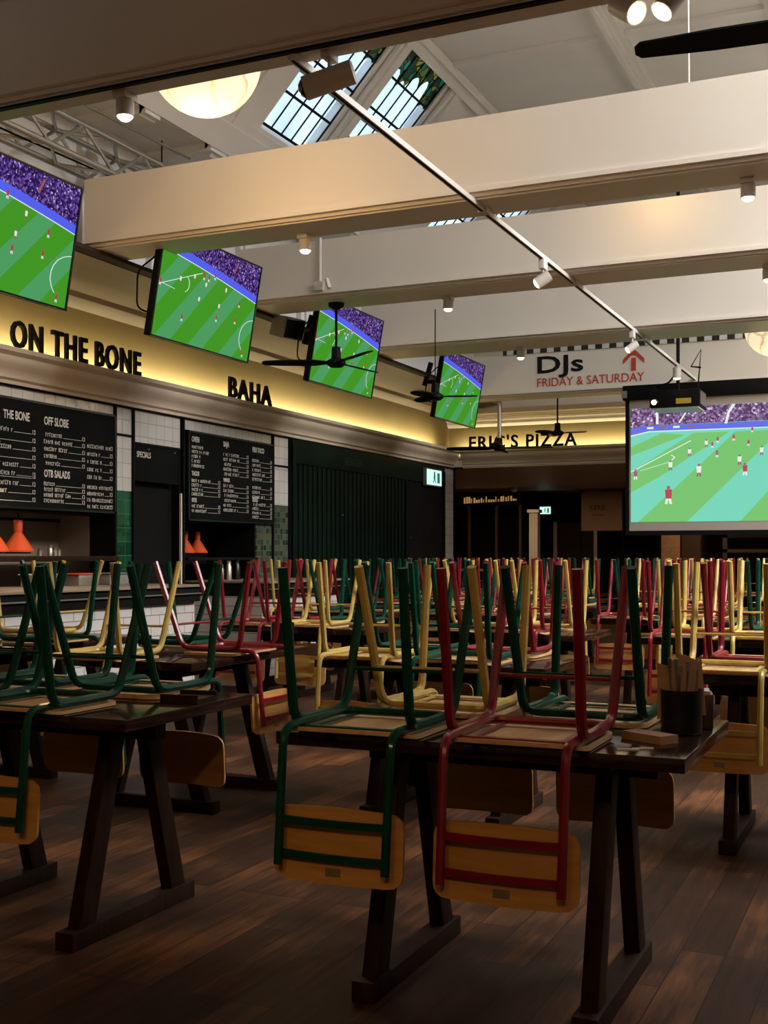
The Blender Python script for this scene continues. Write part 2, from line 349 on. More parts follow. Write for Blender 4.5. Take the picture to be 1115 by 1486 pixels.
# lantern side wall above the crown, roof slope with window openings, flat crown
struct('wall_left_lantern', MB().box(-6.25, -6.15, 4.6, 17.1, 3.58, 4.85).box(-6.25, -5.50, 4.6, 17.1, 4.78, 4.86), WHITE)
def rz(x): return 4.4+1.08*(x+5.9)
def roof_strip(mb, x0, x1, y0, y1, t=.12, up=0.0):
    mb.prism([(x0, y0, rz(x0)+up), (x1, y0, rz(x1)+up), (x1-.07, y0, rz(x1)+.1+up), (x0-.07, y0, rz(x0)+.1+up)], (0, y1-y0, 0))
XB, XT, XE = -5.30, -4.36, -4.27
PAN = [(5.35, 6.25), (6.6, 7.5), (9.11, 10.02), (10.35, 11.28), (12.9, 13.8), (14.1, 15.0)]
rm = MB(); roof_strip(rm, -5.56, XB, 4.6, 17.1); roof_strip(rm, XT, XE+.02, 4.6, 17.1)
ys = [4.6]+[q for p in PAN for q in p]+[17.1]
for i in range(0, len(ys), 2): roof_strip(rm, XB, XT, ys[i], ys[i+1])
struct('ceiling_slope', rm, WHITE, 'sloping white lantern roof on the left')
# raised mouldings round the panels, sloping ribs
md = MB()
for ya, yb in ((8.72, 11.72),):
    for y, w_ in ((8.72, .26), (10.185, .2), (11.5, .3)):
        md.prism([(-5.54, y-w_/2, rz(-5.54)-.015), (-4.3, y-w_/2, rz(-4.3)-.015), (-4.3, y-w_/2, rz(-4.3)-.07), (-5.54, y-w_/2, rz(-5.54)-.07)], (0, w_, 0))
        md.prism([(-5.54, y-w_/4, rz(-5.54)-.07), (-4.3, y-w_/4, rz(-4.3)-.07), (-4.3, y-w_/4, rz(-4.3)-.105), (-5.54, y-w_/4, rz(-5.54)-.105)], (0, w_/2, 0))
for y in (7.75, 12.4, 15.6):
    md.prism([(-5.54, y-.1, rz(-5.54)-.01), (-4.25, y-.1, rz(-4.25)-.01), (-4.25, y-.1, rz(-4.25)-.09), (-5.54, y-.1, rz(-5.54)-.09)], (0, .2, 0))
for y, w_ in ((8.72, .26), (10.185, .2), (11.5, .3), (7.75, .2), (12.4, .2), (15.6, .2), (6.0, .2)):
    md.box(-6.15, -5.48, y-w_/2, y+w_/2, 4.71, 4.78); md.box(-6.15, -6.09, y-w_/2, y+w_/2, 3.6, 4.71); md.box(-6.15, -6.06, y-w_/4, y+w_/4, 3.6, 4.71)
struct('trim_5', md, WHITE, 'white window mullions and ribs of the lantern')
def alongY(x, dz, h, wdt): 
    return [(x, rz(x)+dz), (x+wdt, rz(x+wdt)+dz), (x+wdt+.05, rz(x+wdt)+dz-h), (x+.05, rz(x)+dz-h)]
t6 = MB()
for x, h, wd in ((-5.52, .07, .16), (-5.40, .045, .08), (-4.36, .06, .08), (-4.27, .1, .05)):
    q = alongY(x, 0, h, wd); t6.prism([(a, 4.6, b) for a, b in q], (0, 12.5, 0))
struct('trim_6', t6, WHITE, 'white rails along the lantern windows')
struct('ceiling', MB().box(-4.3, XR, 4.6, 17.3, ZF+.02, ZF+.15), WHITE, 'flat white lantern ceiling')
rb = MB()
for x in (-2.58, -1.1, .4, 1.9):
    rb.box(x-.11, x+.11, 4.9, 17.0, ZF-.05, ZF+.03); rb.box(x-.06, x+.06, 4.9, 17.0, ZF-.085, ZF-.05); rb.box(x-.025, x+.025, 4.9, 17.0, ZF-.105, ZF-.085)
for y in (11.0, 14.0): rb.box(-4.3, XR, y-.05, y+.05, ZF-.02, ZF+.03)
struct('trim_7', rb, WHITE, 'moulded ribs across the white ceiling')
struct('wall_right', MB().box(XR, XR+.2, -3, 26, 0, 6.3), CREAM)
struct('wall_front', MB().box(-10.2, XR, -3.2, -3, 0, 4.3), CREAM)
struct('ceiling_low', MB().box(-10.2, XR, -3, 4.7, 4.06, 4.2), CREAM, 'low ceiling on the near side of the first beam')
struct('wall_front_lantern', MB().box(-6.6, XR, 4.68, 4.8, 4.06, 6.3), WHITE)
# windows of the lantern
for i, (ya, yb) in enumerate(PAN):
    root = bpy.data.objects.new('window_%d' % (i+1), None); COL.objects.link(root); root['kind'] = 'structure'
    def pane(x0, x1, y0, y1, m, nm):
        mb = MB(); mb.prism([(x0, y0, rz(x0)+.05), (x1, y0, rz(x1)+.05), (x1-.006, y0, rz(x1)+.056), (x0-.006, y0, rz(x0)+.056)], (0, y1-y0, 0)); mb.build(nm, m, root, smooth=False)
    xs = XT-.24
    pane(XB, xs, ya, yb, GLASS, 'clear_panes')
    # scalloped stained band at the top of the window
    st = MB(); n = 5; pts = []
    for k in range(n):
        y0 = ya+(yb-ya)*k/n; y1 = ya+(yb-ya)*(k+1)/n
        for q in range(5):
            t = q/5; yy = y0+(y1-y0)*t; xx = xs+.02+.085*abs(math.sin(PI*(t)))*(1 if k % 2 else .65)-.07*math.sin(k*1.9); pts.append((xx, yy, rz(xx)+.046))
    pts.append((xs, yb, rz(xs)+.046)); pts += [(XT, yb, rz(XT)+.046), (XT, ya, rz(XT)+.046)]
    st.prism(pts, (-.003, 0, .003)); st.build('stained_glass_band', STAIN, root, smooth=False)
    pane(xs, XT, ya, yb, GLASS, 'clear_panes')
    ld = MB()
    for k in range(0, 6):
        y = ya+(yb-ya)*k/5; ld.bar((XB, y, rz(XB)+.04), (XT, y, rz(XT)+.04), .011 if 0 < k < 5 else .026, .012, up=(-1, 0, 1))
    for x in (XB+.01, XB+.24, XB+.48, XB+.71, XT):
        ld.bar((x, ya, rz(x)+.038), (x, yb, rz(x)+.038), .024, .016, up=(-1, 0, 1))
    x = XB+.36; ld.bar((x, ya, rz(x)+.09), (x, yb, rz(x)+.09), .03, .02, up=(-1, 0, 1))
    ld.build('lead_cames', LEAD, root)
# ceiling beams, numbered from the camera
def beam(y0, y1, zb, zt, x0, x1, name, lab):
    b = MB(); e = .035
    b.box(x0, x1, y0, y1, zb+e, zt)
    b.box(x0, x1, y0+.025, y1-.025, zb+.012, zb+e); b.box(x0, x1, y0+.05, y1-.05, zb, zb+.02)
    b.box(x0, x1, y0-.012, y0, zb+e, zb+e+.03)
    return struct(name, b, CREAM, lab)
beam(4.68, 4.93, 3.55, 4.1, -6.6, XR, 'ceiling_beam', 'nearest shaded cream ceiling beam across the top of the view')
beam(7.17, 7.63, 3.55, 4.07, -5.69, XR, 'ceiling_beam', 'cream ceiling beam behind the nearest screen')
beam(9.40, 9.93, 3.55, 4.07, -5.69, XR, 'ceiling_beam', 'cream ceiling beam holding the black fan')
beam(12.05, 12.74, 3.55, 4.07, -5.69, XR, 'ceiling_beam', 'cream ceiling beam just before the painted sign beam')
beam(15.6, 16.05, 3.44, 4.02, -5.69, XR, 'ceiling_beam', 'cream ceiling beam painted with the music sign')
struct('trim_8', MB().bar((-4.4, 4.74, 3.546), (XR, 4.74, 3.546), .03, .012), BLACK, 'dark lighting groove under nearest beam')
# rail under the beam ends
struct('trim_9', MB().box(-5.78, -5.66, 4.9, 16.0, 3.535, 3.575).box(-5.66, -5.60, 4.9, 16.0, 3.52, 3.548), DARKBR, 'dark rail along the crown moulding carrying the screens')
# black and white trim strip on the sign beam
m_, N_, L_, b_ = nmat('striped_edging'); tc_ = N_.new('ShaderNodeTexCoord'); ck = N_.new('ShaderNodeTexChecker'); ck.inputs['Scale'].default_value = 10.5
ck.inputs['Color1'].default_value = (.01, .01, .01, 1); ck.inputs['Color2'].default_value = (.6, .58, .54, 1); mp_ = N_.new('ShaderNodeMapping'); mp_.inputs['Scale'].default_value = (1, 0, 0); mp_.inputs['Location'].default_value = (0, .05, .05)
L_.new(tc_.outputs['Object'], mp_.inputs[0]); L_.new(mp_.outputs[0], ck.inputs['Vector']); L_.new(ck.outputs['Color'], b_.inputs['Base Color'])
tag(MB().box(-5.2, -.4, 15.585, 15.62, 4.015, 4.075).build('edging_strip', m_), 'black and white edging strip along the top of the painted sign beam', 'edging strip')
# alcove beyond the back cornice
struct('ceiling_alcove', MB().box(-10.2, XR, 17.0, 26, 2.6, 2.7), CREAM, 'low ceiling of the back passage')
struct('wall_back_alcove', MB().box(-10.2, XR, 25, 25.2, 0, 2.7), CHARCOAL)
struct('wall_left_alcove', MB().box(-10.3, -10.1, 17, 25, 0, 2.7), CHARCOAL)
struct('wall_left_return', MB().box(-10.2, -6.75, 17.0, 17.1, 0, 2.7), CHARCOAL)
struct('ceiling_step', MB().box(-6.6, XR, 16.95, 17.2, 2.6, 2.7), CREAM)

# ------------------------------------------------------------------ left wall: tiles, boards, serveries
def panel(name, y0, y1, z0, z1, m, lab, x=XW, t=.012):
    return struct(name, MB().box(x, x+t, y0, y1, z0, z1), m, lab)
panel('trim_10', 3.4, 8.575, 2.50, 2.58, WTILE, 'white tile strip above left menu board')
panel('trim_11', 8.60, 8.845, 1.83, 2.58, WTILE, 'white tiled pier beside left menu board')
panel('trim_12', 8.60, 8.845, 0, 1.825, GTILE, 'green tiled pier beside left menu board')
panel('trim_13', 8.87, 9.62, 2.285, 2.58, WTILE, 'white tiles over the dark doorway')
panel('trim_14', 9.70, 11.39, 2.48, 2.58, WTILE, 'white tile strip above second menu board')
panel('trim_15', 11.43, 11.78, 1.81, 2.58, WTILE, 'white tiled pier beside green shutter')
panel('trim_16', 11.43, 11.78, 0, 1.805, PTILE, 'mottled green tiled pier beside green shutter')
panel('trim_17', 11.06, 11.41, 0, 1.60, PTILE, 'mottled green tiles under second menu board')
panel('trim_18', 16.6, 17.04, 1.2, 2.58, WTILE, 'white tiled pier at the back corner')
panel('trim_19', 16.6, 17.04, 0, 1.19, GTILE, 'green tiled pier at the back corner')
fr = MB()
for y in (8.588, 8.855, 9.66, 11.415, 11.79, 17.05): fr.box(XW, XW+.035, y-.012, y+.012, 0, 2.58)
for y0, y1, z in ((8.6, 8.845, 2.33), (11.43, 11.78, 2.25), (8.87, 9.62, 2.275)): fr.box(XW, XW+.025, y0, y1, z-.01, z+.01)
fr.box(XW, XW+.04, 3.4, 17.05, 2.575, 2.592)
struct('trim_20', fr, BLACK, 'thin black frame bars between tiled piers')
struct('trim_21', MB().box(XW, XW+.02, 9.625, 9.645, 0, 1.85), CREAM, 'pale edge strip of the doorway')
# dark doorway
rc = MB(); rc.box(-8.2, -8.1, 8.86, 9.62, 0, 2.4).box(-8.2, XW-.25, 8.80, 8.86, 0, 2.4).box(-8.2, XW-.25, 9.62, 9.68, 0, 2.4).box(-8.2, XW-.25, 8.8, 9.68, 2.3, 2.4)
struct('wall_doorway', rc, CHARCOAL, 'dark passage behind the left doorway')
d1 = bpy.data.objects.new('door_1', None); COL.objects.link(d1); d1['kind'] = 'structure'
MB().box(XW-.12, XW-.08, 8.87, 9.61, 0, 2.26).build('door_leaf', CHARCOAL, d1)
MB().box(XW-.08, XW-.07, 8.95, 9.53, 1.15, 1.75).build('door_panel', BLACK, d1)
sb_ = thing('chalkboard_sign', 'small black chalkboard over the dark doorway reading SPECIALS', 'chalkboard', (XW, 8.88, 1.93))
MB().box(-.02, .025, 0, .70, 0, .33).build('board', CHALK, sb_)
text_obj('lettering', 'SPECIALS', .075, CHALKW, on_left_wall(.028, .02, .22), sb_, .001, .001, .72)
for yy in (.2, .62): MB().lathe([(.007, 0), (.007, .012)], (.025, yy, .30), 8, (1,0,0)).build('screw_cap', STEEL, sb_)
def scribble(rows, y0, z0, dy, pitch, wlen, price, mb, rnd, h=.034):
    """rows of chalk handwriting: short strokes plus a dotted leader and a price box"""
    for r in range(rows):
        z = z0-r*pitch; y = y0; n = rnd.randint(6, wlen)
        for k in range(n):
            if rnd.random() < .12: y += .02
            g = rnd.randint(0, 3); hh = h*rnd.uniform(.75, 1.0); c = .016
            if g == 0: mb.box(.0, .0015, y, y+.005, z, z+hh).box(0, .0015, y, y+c, z+hh-.006, z+hh)
            elif g == 1: mb.box(0, .0015, y, y+.005, z, z+hh).box(0, .0015, y+c-.005, y+c, z, z+hh).box(0, .0015, y, y+c, z+hh/2, z+hh/2+.006)
            elif g == 2: mb.box(0, .0015, y, y+c, z, z+.006).box(0, .0015, y, y+.005, z, z+hh).box(0, .0015, y, y+c, z+hh-.006, z+hh)
            else: mb.box(0, .0015, y+.005, y+.011, z, z+hh).box(0, .0015, y, y+c, z+hh*.5, z+hh*.5+.006)
            y += c+.007
        if price:
            e = y0+dy; 
            if y < e-.06: mb.box(0, .001, y+.01, e-.045, z, z+.003)
            mb.box(0, .0015, e-.035, e-.03, z, z+h).box(0, .0015, e-.02, e-.004, z, z+.006).box(0, .0015, e-.02, e-.004, z+h-.006, z+h).box(0, .0015, e-.009, e-.004, z, z+h)
def menu_board(name, lab, y0, y1, z0, z1, cols, heads, seed):
    rnd = random.Random(seed); t = thing(name, lab, 'menu board', (XW, y0, z0))
    MB().box(0, .045, 0, y1-y0, 0, z1-z0).build('board', CHALK, t, bevel=.004)
    fb = MB(); a, b = y1-y0, z1-z0
    fb.box(.04, .052, 0, a, 0, .016).box(.04, .052, 0, a, b-.016, b).box(.04, .052, 0, .016, 0, b).box(.04, .052, a-.016, a, 0, b)
    fb.build('frame', BLACKG, t)
    mb = MB()
    for (yy, zz, rows, dy, pitch, wl, pr) in cols: scribble(rows, yy, zz, dy, pitch, wl, pr, mb, rnd)
    o = mb.build('price_list', CHALKW, t, smooth=False); o.location = (.0465, 0, 0)
    for txt, yy, zz, s in heads: text_obj('heading', txt, s, CHALKW, on_left_wall(.048, yy, zz), t, .001, .0015, .66)
    return t
menu_board('menu_board', 'wide black menu board with white chalk writing, left of the doorway', 5.2, 8.565, 1.62, 2.49,
    [(.85, .60, 6, .70, .068, 15, 1), (.85, .18, 3, .70, .05, 14, 1), (1.7, .60, 6, .62, .068, 16, 1), (1.7, .245, 4, .62, .062, 16, 1),
     (1.7, .62, 6, .0, .068, 8, 0), (2.42, .60, 5, .52, .058, 14, 1), (2.42, .20, 4, .52, .046, 13, 1), (2.97, .55, 5, .35, .066, 13, 1), (2.97, .20, 4, .35, .055, 13, 1)],
    [('THE BONE', 1.95, .70, .095), ('OFF SLOBE', 2.42, .695, .095), ('OTB SALADS', 2.42, .27, .085), ], 3)
menu_board('menu_board', 'narrower black menu board with three chalk columns, right of the doorway', 9.71, 11.40, 1.59, 2.47,
    [(.06, .71, 5, .48, .046, 12, 0), (.06, .38, 4, .52, .044, 14, 1), (.06, .13, 2, .52, .046, 12, 1), (.64, .68, 5, .50, .05, 13, 1), (.64, .36, 6, .50, .05, 12, 1),
     (1.22, .66, 5, .42, .05, 11, 1), (1.22, .37, 3, .42, .05, 11, 1), (1.22, .19, 4, .42, .045, 12, 1)],
    [('OVEN', .06, .775, .075), ('TACOS', .06, .445, .06), ('BITES', .06, .185, .055), ('BAJA', .64, .775, .075), ('WINGS', .64, .415, .055), ('FISH TACO', 1.22, .765, .075), ('SIDES', 1.22, .235, .07)], 11)
# serveries
def servery(y0, y1, ztop, back, nm):
    s = MB(); s.box(-7.15, -7.1, y0, y1, 0, ztop).box(-7.15, XW-.25, y0-.05, y0, 0, ztop).box(-7.15, XW-.25, y1, y1+.05, 0, ztop).box(-7.15, XW-.25, y0-.05, y1+.05, ztop, ztop+.05)
    return struct(nm, s, back, 'back of the food counter recess')
servery(3.4, 8.58, 1.9, STEELD, 'wall_servery_left'); servery(9.70, 11.05, 1.9, CHARCOAL, 'wall_servery_right')
lamp('AREA', 'servery_fill_light', (-6.85, 7.0, 1.86), 14, (1, .74, .48), (-7.0, 7.0, 1.0), .15, 2.6)  # unseen lamp added to brighten the steel back of the recess
hd = MB(); 
for y in (5.0, 6.3, 7.55): hd.box(-7.095, -7.088, y, y+.02, .9, 1.85)
hd.box(-7.095, -7.08, 3.4, 8.58, 1.55, 1.575)
struct('trim_22', hd, BLACK, 'dark seams of the steel splashback')
def shelf(nm, lab, x0, x1, y0, y1, z, th, m, cat='shelf'):
    t = thing(nm, lab, cat, (0, 0, 0)); MB().box(x0, x1, y0, y1, z-th, z).build('shelf_board', m, t, bevel=.004)
    for y in (y0+.25, y1-.25): MB().box(x0+.05, x0+.09, y-.02, y+.02, z-th-.22, z-th).build('bracket', m, t)
    return t
shelf('pass_shelf', 'dark wooden pass shelf in the left servery carrying orange lamps', -6.95, -6.42, 3.5, 8.57, 1.245, .045, TABLEL)
shelf('pass_shelf', 'dark pass shelf under the second menu board', -6.95, -6.45, 9.71, 11.04, 1.23, .03, BLACK)
def heat_lamp(x, y, z, lab, s=1.0):
    t = thing('heat_lamp', lab, 'heat lamp', (x, y, z), 0, 'orange heat lamps over the serveries')
    MB().lathe([(.125*s, 0), (.127*s, .012*s), (.03*s, .16*s), (.034*s, .17*s), (.038*s, .255*s), (.034*s, .262*s)], (0,0,.015), 24).build('shade', ORANGE, t)
    MB().lathe([(.10*s, -.0), (.10*s, .012)], (0,0,0), 20).build('bulb_rim', BLACK, t)
    MB().tube([(0,0,.27*s), (0,0,.60)], .006).build('cord', BLACK, t)
heat_lamp(-6.72, 7.62, 1.265, 'orange cone heat lamp above the left pass shelf, nearer the green tiles')
heat_lamp(-6.72, 7.33, 1.265, 'orange cone heat lamp above the left pass shelf, at the photo edge')
heat_lamp(-6.80, 10.40, 1.26, 'orange cone heat lamp behind second menu board, right of its pair', .85)
heat_lamp(-6.80, 10.17, 1.26, 'orange cone heat lamp behind second menu board, left of its pair', .85)
def pot(x, y, z, r, h, m, lab, nm='steel_shaker', cat='shaker', group=None):
    t = MB().lathe([(r, 0), (r, h*.72), (r*.75, h*.8), (r*.8, h), (r*.5, h*1.04)], (0,0,0), 14).build(nm, m, None, loc=(x, y, z)); return tag(t, lab, cat, group)
for i, (y, h, n) in enumerate(((7.86, .06, 'leftmost'), (7.99, .09, 'tallest'), (8.05, .07, 'third'), (8.1, .06, 'rightmost'))):
    pot(-6.7, y, 1.246, .022, h, STEEL, 'small steel shaker on the left pass shelf, %s of the four' % n, group='shakers on the pass shelf')
for i, (y, h) in enumerate(((10.05, .16), (10.2, .19), (10.36, .2))):
    pot(-6.3, y, 1.0, .035, h, STEEL if i < 2 else BLACKG, ('steel squeeze bottle on the second counter, left of its pair', 'steel squeeze bottle on the second counter, right of its pair', 'black squeeze bottle on the second counter')[i], 'squeeze_bottle', 'bottle', 'bottles on the second counter')
def counter(y0, y1, lab, glass=True):
    t = thing('service_counter', lab, 'counter', (0, 0, 0))
    MB().box(-6.47, -5.62, y0, y1, 0, .86).build('tiled_front', WTILE2, t)
    MB().box(-6.47, -5.56, y0, y1, .86, .985).build('counter_body', CHARCOAL, t, bevel=.004)
    MB().box(-6.48, -5.53, y0-.01, y1+.01, .985, 1.005).build('counter_top', STEELD, t, bevel=.003)
    MB().box(-5.545, -5.53, y0, y1, .925, .935).build('edge_strip', ALU, t)
    MB().box(-6.47, -5.58, y0+.02, y1-.02, 0, .1).build('plinth', BLACK, t)
    return t
counter(2.9, 8.55, 'long food counter with white tiled front below left menu board')
counter(9.70, 11.4, 'short food counter with white tiled front below second menu board')
for i, (y, c, lab) in enumerate(((7.3, WLAMP, 'white food tub on the left counter'), (7.75, STEEL, 'steel food tray on the left counter'), (8.15, GREY, 'grey food tub on the left counter beside the green tiles'))):
    t = thing('food_tub', lab, 'tub', (-6.2, y, 1.005), 0, 'tubs on the left counter')
    MB().prism([(-.1, -.13, 0), (.1, -.13, 0), (.1, .13, 0), (-.1, .13, 0)], (0, 0, .09)).build('tub', c, t, bevel=.01); MB().box(-.115, .115, -.145, .145, .09, .10).build('lid', REDV if i == 1 else c, t, bevel=.004)
# green roller shutter wall
t = thing('roller_shutter', 'wide dark green ribbed shutter closing the stall along the left wall', 'shutter', (XW, 11.8, 0))
sh = MB(); 
for k in range(int(4.72/.06)): sh.box(0, .03+.014*(k % 2), k*.06, k*.06+.06, .05, 2.3)
sh.build('slats', GREENW, t)
MB().box(0, .06, 0, 4.76, 2.3, 2.575).build('head_box', GREENW, t, bevel=.006); MB().box(0, .07, 0, .07, 0, 2.5).build('side_rail', GREENW, t); MB().box(0, .07, 4.69, 4.76, 0, 2.5).build('side_rail', GREENW, t)
MB().box(0, .055, 3.3, 4.7, .05, 2.28).build('inner_door', CHARCOAL, t)
for y, z in ((1.3, 1.75), (3.45, 1.5)): MB().lathe([(.012, 0), (.008, .01)], (.05, y, z), 8, (1,0,0)).build('bolt_head', STEEL, t)
text_obj('lettering', 'BURGERS', .14, plain('faded_green_paint', (.016, .035, .02), .6), on_left_wall(.062, 1.35, 2.37), t, .001, .002, .9)
def exit_sign(nm, lab, loc, wd, ht, rot):
    t = thing(nm, lab, 'exit sign', loc, rot, 'lit exit signs')
    MB().box(-wd/2-.015, wd/2+.015, 0, .05, -ht/2-.015, ht/2+.015).build('housing', GREY, t)
    f = MB(); f.box(-wd/2, wd/2, -.006, 0, -ht/2, ht/2); f.build('lit_face', EXITM, t)
    g = MB(); g.box(-wd*.05, wd*.05, -.009, -.006, -ht*.1, ht*.2); g.lathe([(wd*.045, 0), (wd*.045, .003)], (0, -.009, ht*.29), 10, (0,1,0)); g.bar((0, -.008, -.08*ht), (-wd*.1, -.008, -ht*.34), .03*wd, .003, (0,1,0)); g.bar((0, -.008, -.08*ht), (wd*.1, -.008, -ht*.34), .03*wd, .003, (0,1,0)); g.box(wd*.2, wd*.36, -.009, -.006, -ht*.35, ht*.32)
    g.build('pictogram', EXITG, t)
exit_sign('exit_sign', 'bright exit sign beside the green shutter near back corner', (XW+.13, 15.95, 2.38), .56, .22, PI/2)
exit_sign('exit_sign', 'bright exit sign over the dark back doorway', (-7.05, 23.9, 2.19), .24, .15, 0)

# ------------------------------------------------------------------ stall names on the ledge
def ledge_word(word, y0, y1, h, M_of, lab, nm='sign_lettering'):
    o = text_obj(nm, word, 1.0, BLKV, Matrix.Identity(4), None, .014, .016, 1, bevel=1)
    xs = [v.co.x for v in o.data.vertices]; ysv = [v.co.y for v in o.data.vertices]
    x0, x1, b0, b1 = min(xs), max(xs), min(ysv), max(ysv)
    for v in o.data.vertices:
        v.co.x = (v.co.x-x0)/(x1-x0)*(y1-y0); v.co.y = (v.co.y-b0)/(b1-b0)*h
    o.data.transform(M_of); return o
def split_word(word, y0, y1, h, base, lab, facing, group):
    """one solid standing sign per word; every letter a part"""
    t = thing('stall_sign', lab, 'sign lettering', base, 0, group)
    o = ledge_word(word, y0, y1, h, facing, lab, 'word')
    bm = bmesh.new(); bm.from_mesh(o.data); bpy.data.objects.remove(o, do_unlink=True)
    seen = set(); isl = []
    for v in bm.verts:
        if v in seen: continue
        st = [v]; seen.add(v); g = []
        while st:
            a = st.pop(); g.append(a)
            for e in a.link_edges:
                b = e.other_vert(a)
                if b not in seen: seen.add(b); st.append(b)
        isl.append(g)
    for g in isl:
        idx = {v: i for i, v in enumerate(g)}; me = bpy.data.meshes.new('letter')
        fs = {f for v in g for f in v.link_faces}
        me.from_pydata([v.co[:] for v in g], [], [[idx[v] for v in f.verts] for f in fs]); me.materials.append(BLKV)
        ob = bpy.data.objects.new('letter', me); COL.objects.link(ob); ob.parent = t
    bm.free(); return t
LW = Matrix(((0,0,1,0),(1,0,0,0),(0,1,0,0),(0,0,0,1))); FW = Matrix(((1,0,0,0),(0,0,-1,0),(0,1,0,0),(0,0,0,1)))
split_word('ON THE BONE', 0, 1.66, .215, (-6.33, 7.10, 2.852), 'black standing letters ON THE BONE on the lit ledge', LW, 'stall names on the ledge')
split_word('BAHA', 0, .86, .21, (-6.33, 10.26, 2.852), 'black standing letters BAHA on the lit ledge', LW, 'stall names on the ledge')
split_word("ERIC'S PIZZA", 0, 1.66, .20, (-6.15, 16.83, 2.852), 'black standing letters of the pizza stall on the back ledge', FW, 'stall names on the ledge')
# warm strip light lying in the ledge trough
o = lamp('AREA', 'ledge_strip_light', (-6.365, 9.6, 2.868), 130, (.96, 1.0, .72), None, 13.6, .03)
o.rotation_euler = Matrix(((0, 0, 1), (1, 0, 0), (0, 1, 0))).to_euler()      # long side along the ledge, shining on the wall
lamp('AREA', 'ledge_strip_light', (-3.4, 16.865, 2.868), 48, (.96, 1.0, .72), (-3.4, 17.04, 2.868), 6.0, .03)

# ------------------------------------------------------------------ screens
def clip_poly(poly, x0=0., x1=1., y0=0., y1=1.):
    def half(P, f, inter):
        out = []
        for i in range(len(P)):
            a, b = P[i-1], P[i]
            if f(b):
                if not f(a): out.append(inter(a, b))
                out.append(b)
            elif f(a): out.append(inter(a, b))
        return out
    def ix(c): return lambda a, b: (c, a[1]+(b[1]-a[1])*(c-a[0])/(b[0]-a[0]))
    def iy(c): return lambda a, b: (a[0]+(b[0]-a[0])*(c-a[1])/(b[1]-a[1]), c)
    for f, g in ((lambda p: p[0] >= x0, ix(x0)), (lambda p: p[0] <= x1, ix(x1)), (lambda p: p[1] >= y0, iy(y0)), (lambda p: p[1] <= y1, iy(y1))):
        if poly: poly = half(poly, f, g)
    return poly
def picture(polys, w, h):
    """layers of flat shapes on a screen face; x across, z up, facing -Y"""
    mb = MB()
    for layer, mi, P in polys:
        P = clip_poly(P)
        if len(P) < 3: continue
        y = -.0004*layer; mb.add([((u-.5)*w, y, (v-.5)*h) for u, v in P], [tuple(range(len(P)))], mi)
    return mb
def line(a, b, t): 
    d = Vector((b[0]-a[0], b[1]-a[1])); n = Vector((-d.y, d.x)).normalized()*t
    return [(a[0]+n.x, a[1]+n.y), (b[0]+n.x, b[1]+n.y), (b[0]-n.x, b[1]-n.y), (a[0]-n.x, a[1]-n.y)]
def player(u, v, s, mi, out, asp=1.78):
    k = s/asp
    out.append((5, mi, [(u-.16*k, v+.30*s), (u+.16*k, v+.30*s), (u+.2*k, v+.85*s), (u-.2*k, v+.85*s)]))
    out.append((6, 6, [(u-.09*k, v+.86*s), (u+.09*k, v+.86*s), (u+.09*k, v+1.05*s), (u-.09*k, v+1.05*s)]))
    out.append((5, 4 if mi != 4 else 6, [(u-.2*k, v), (u-.06*k, v), (u, v+.32*s), (u-.14*k, v+.32*s)])); out.append((5, 4 if mi != 4 else 6, [(u+.06*k, v), (u+.2*k, v), (u+.14*k, v+.32*s), (u, v+.32*s)]))
C_TV = [emit('tv_green', (.055, .30, .018)), emit('tv_light_green', (.075, .33, .115)), crowd_mat('tv_crowd', [(0, (.02, .008, .06)), (.35, (.07, .03, .21)), (.6, (.16, .09, .36)), (.82, (.035, .01, .09)), (.93, (.45, .34, .58))], 75),
        emit('tv_board', (.09, .12, .85)), emit('tv_white', (.72, .80, .74)), emit('tv_red', (.40, .05, .06)), emit('tv_skin', (.30, .10, .10))]
C_PR = [emit('projected_green', (.20, .56, .17)), emit('projected_light_green', (.20, .68, .50)), crowd_mat('projected_crowd', [(0, (.10, .05, .12)), (.3, (.22, .13, .28)), (.55, (.34, .20, .42)), (.75, (.13, .07, .17)), (.88, (.66, .55, .72))], 40),
        emit('projected_board', (.14, .17, .80)), emit('projected_white', (.80, .88, .80)), emit('projected_red', (.50, .07, .10)), emit('projected_skin', (.32, .14, .22))]
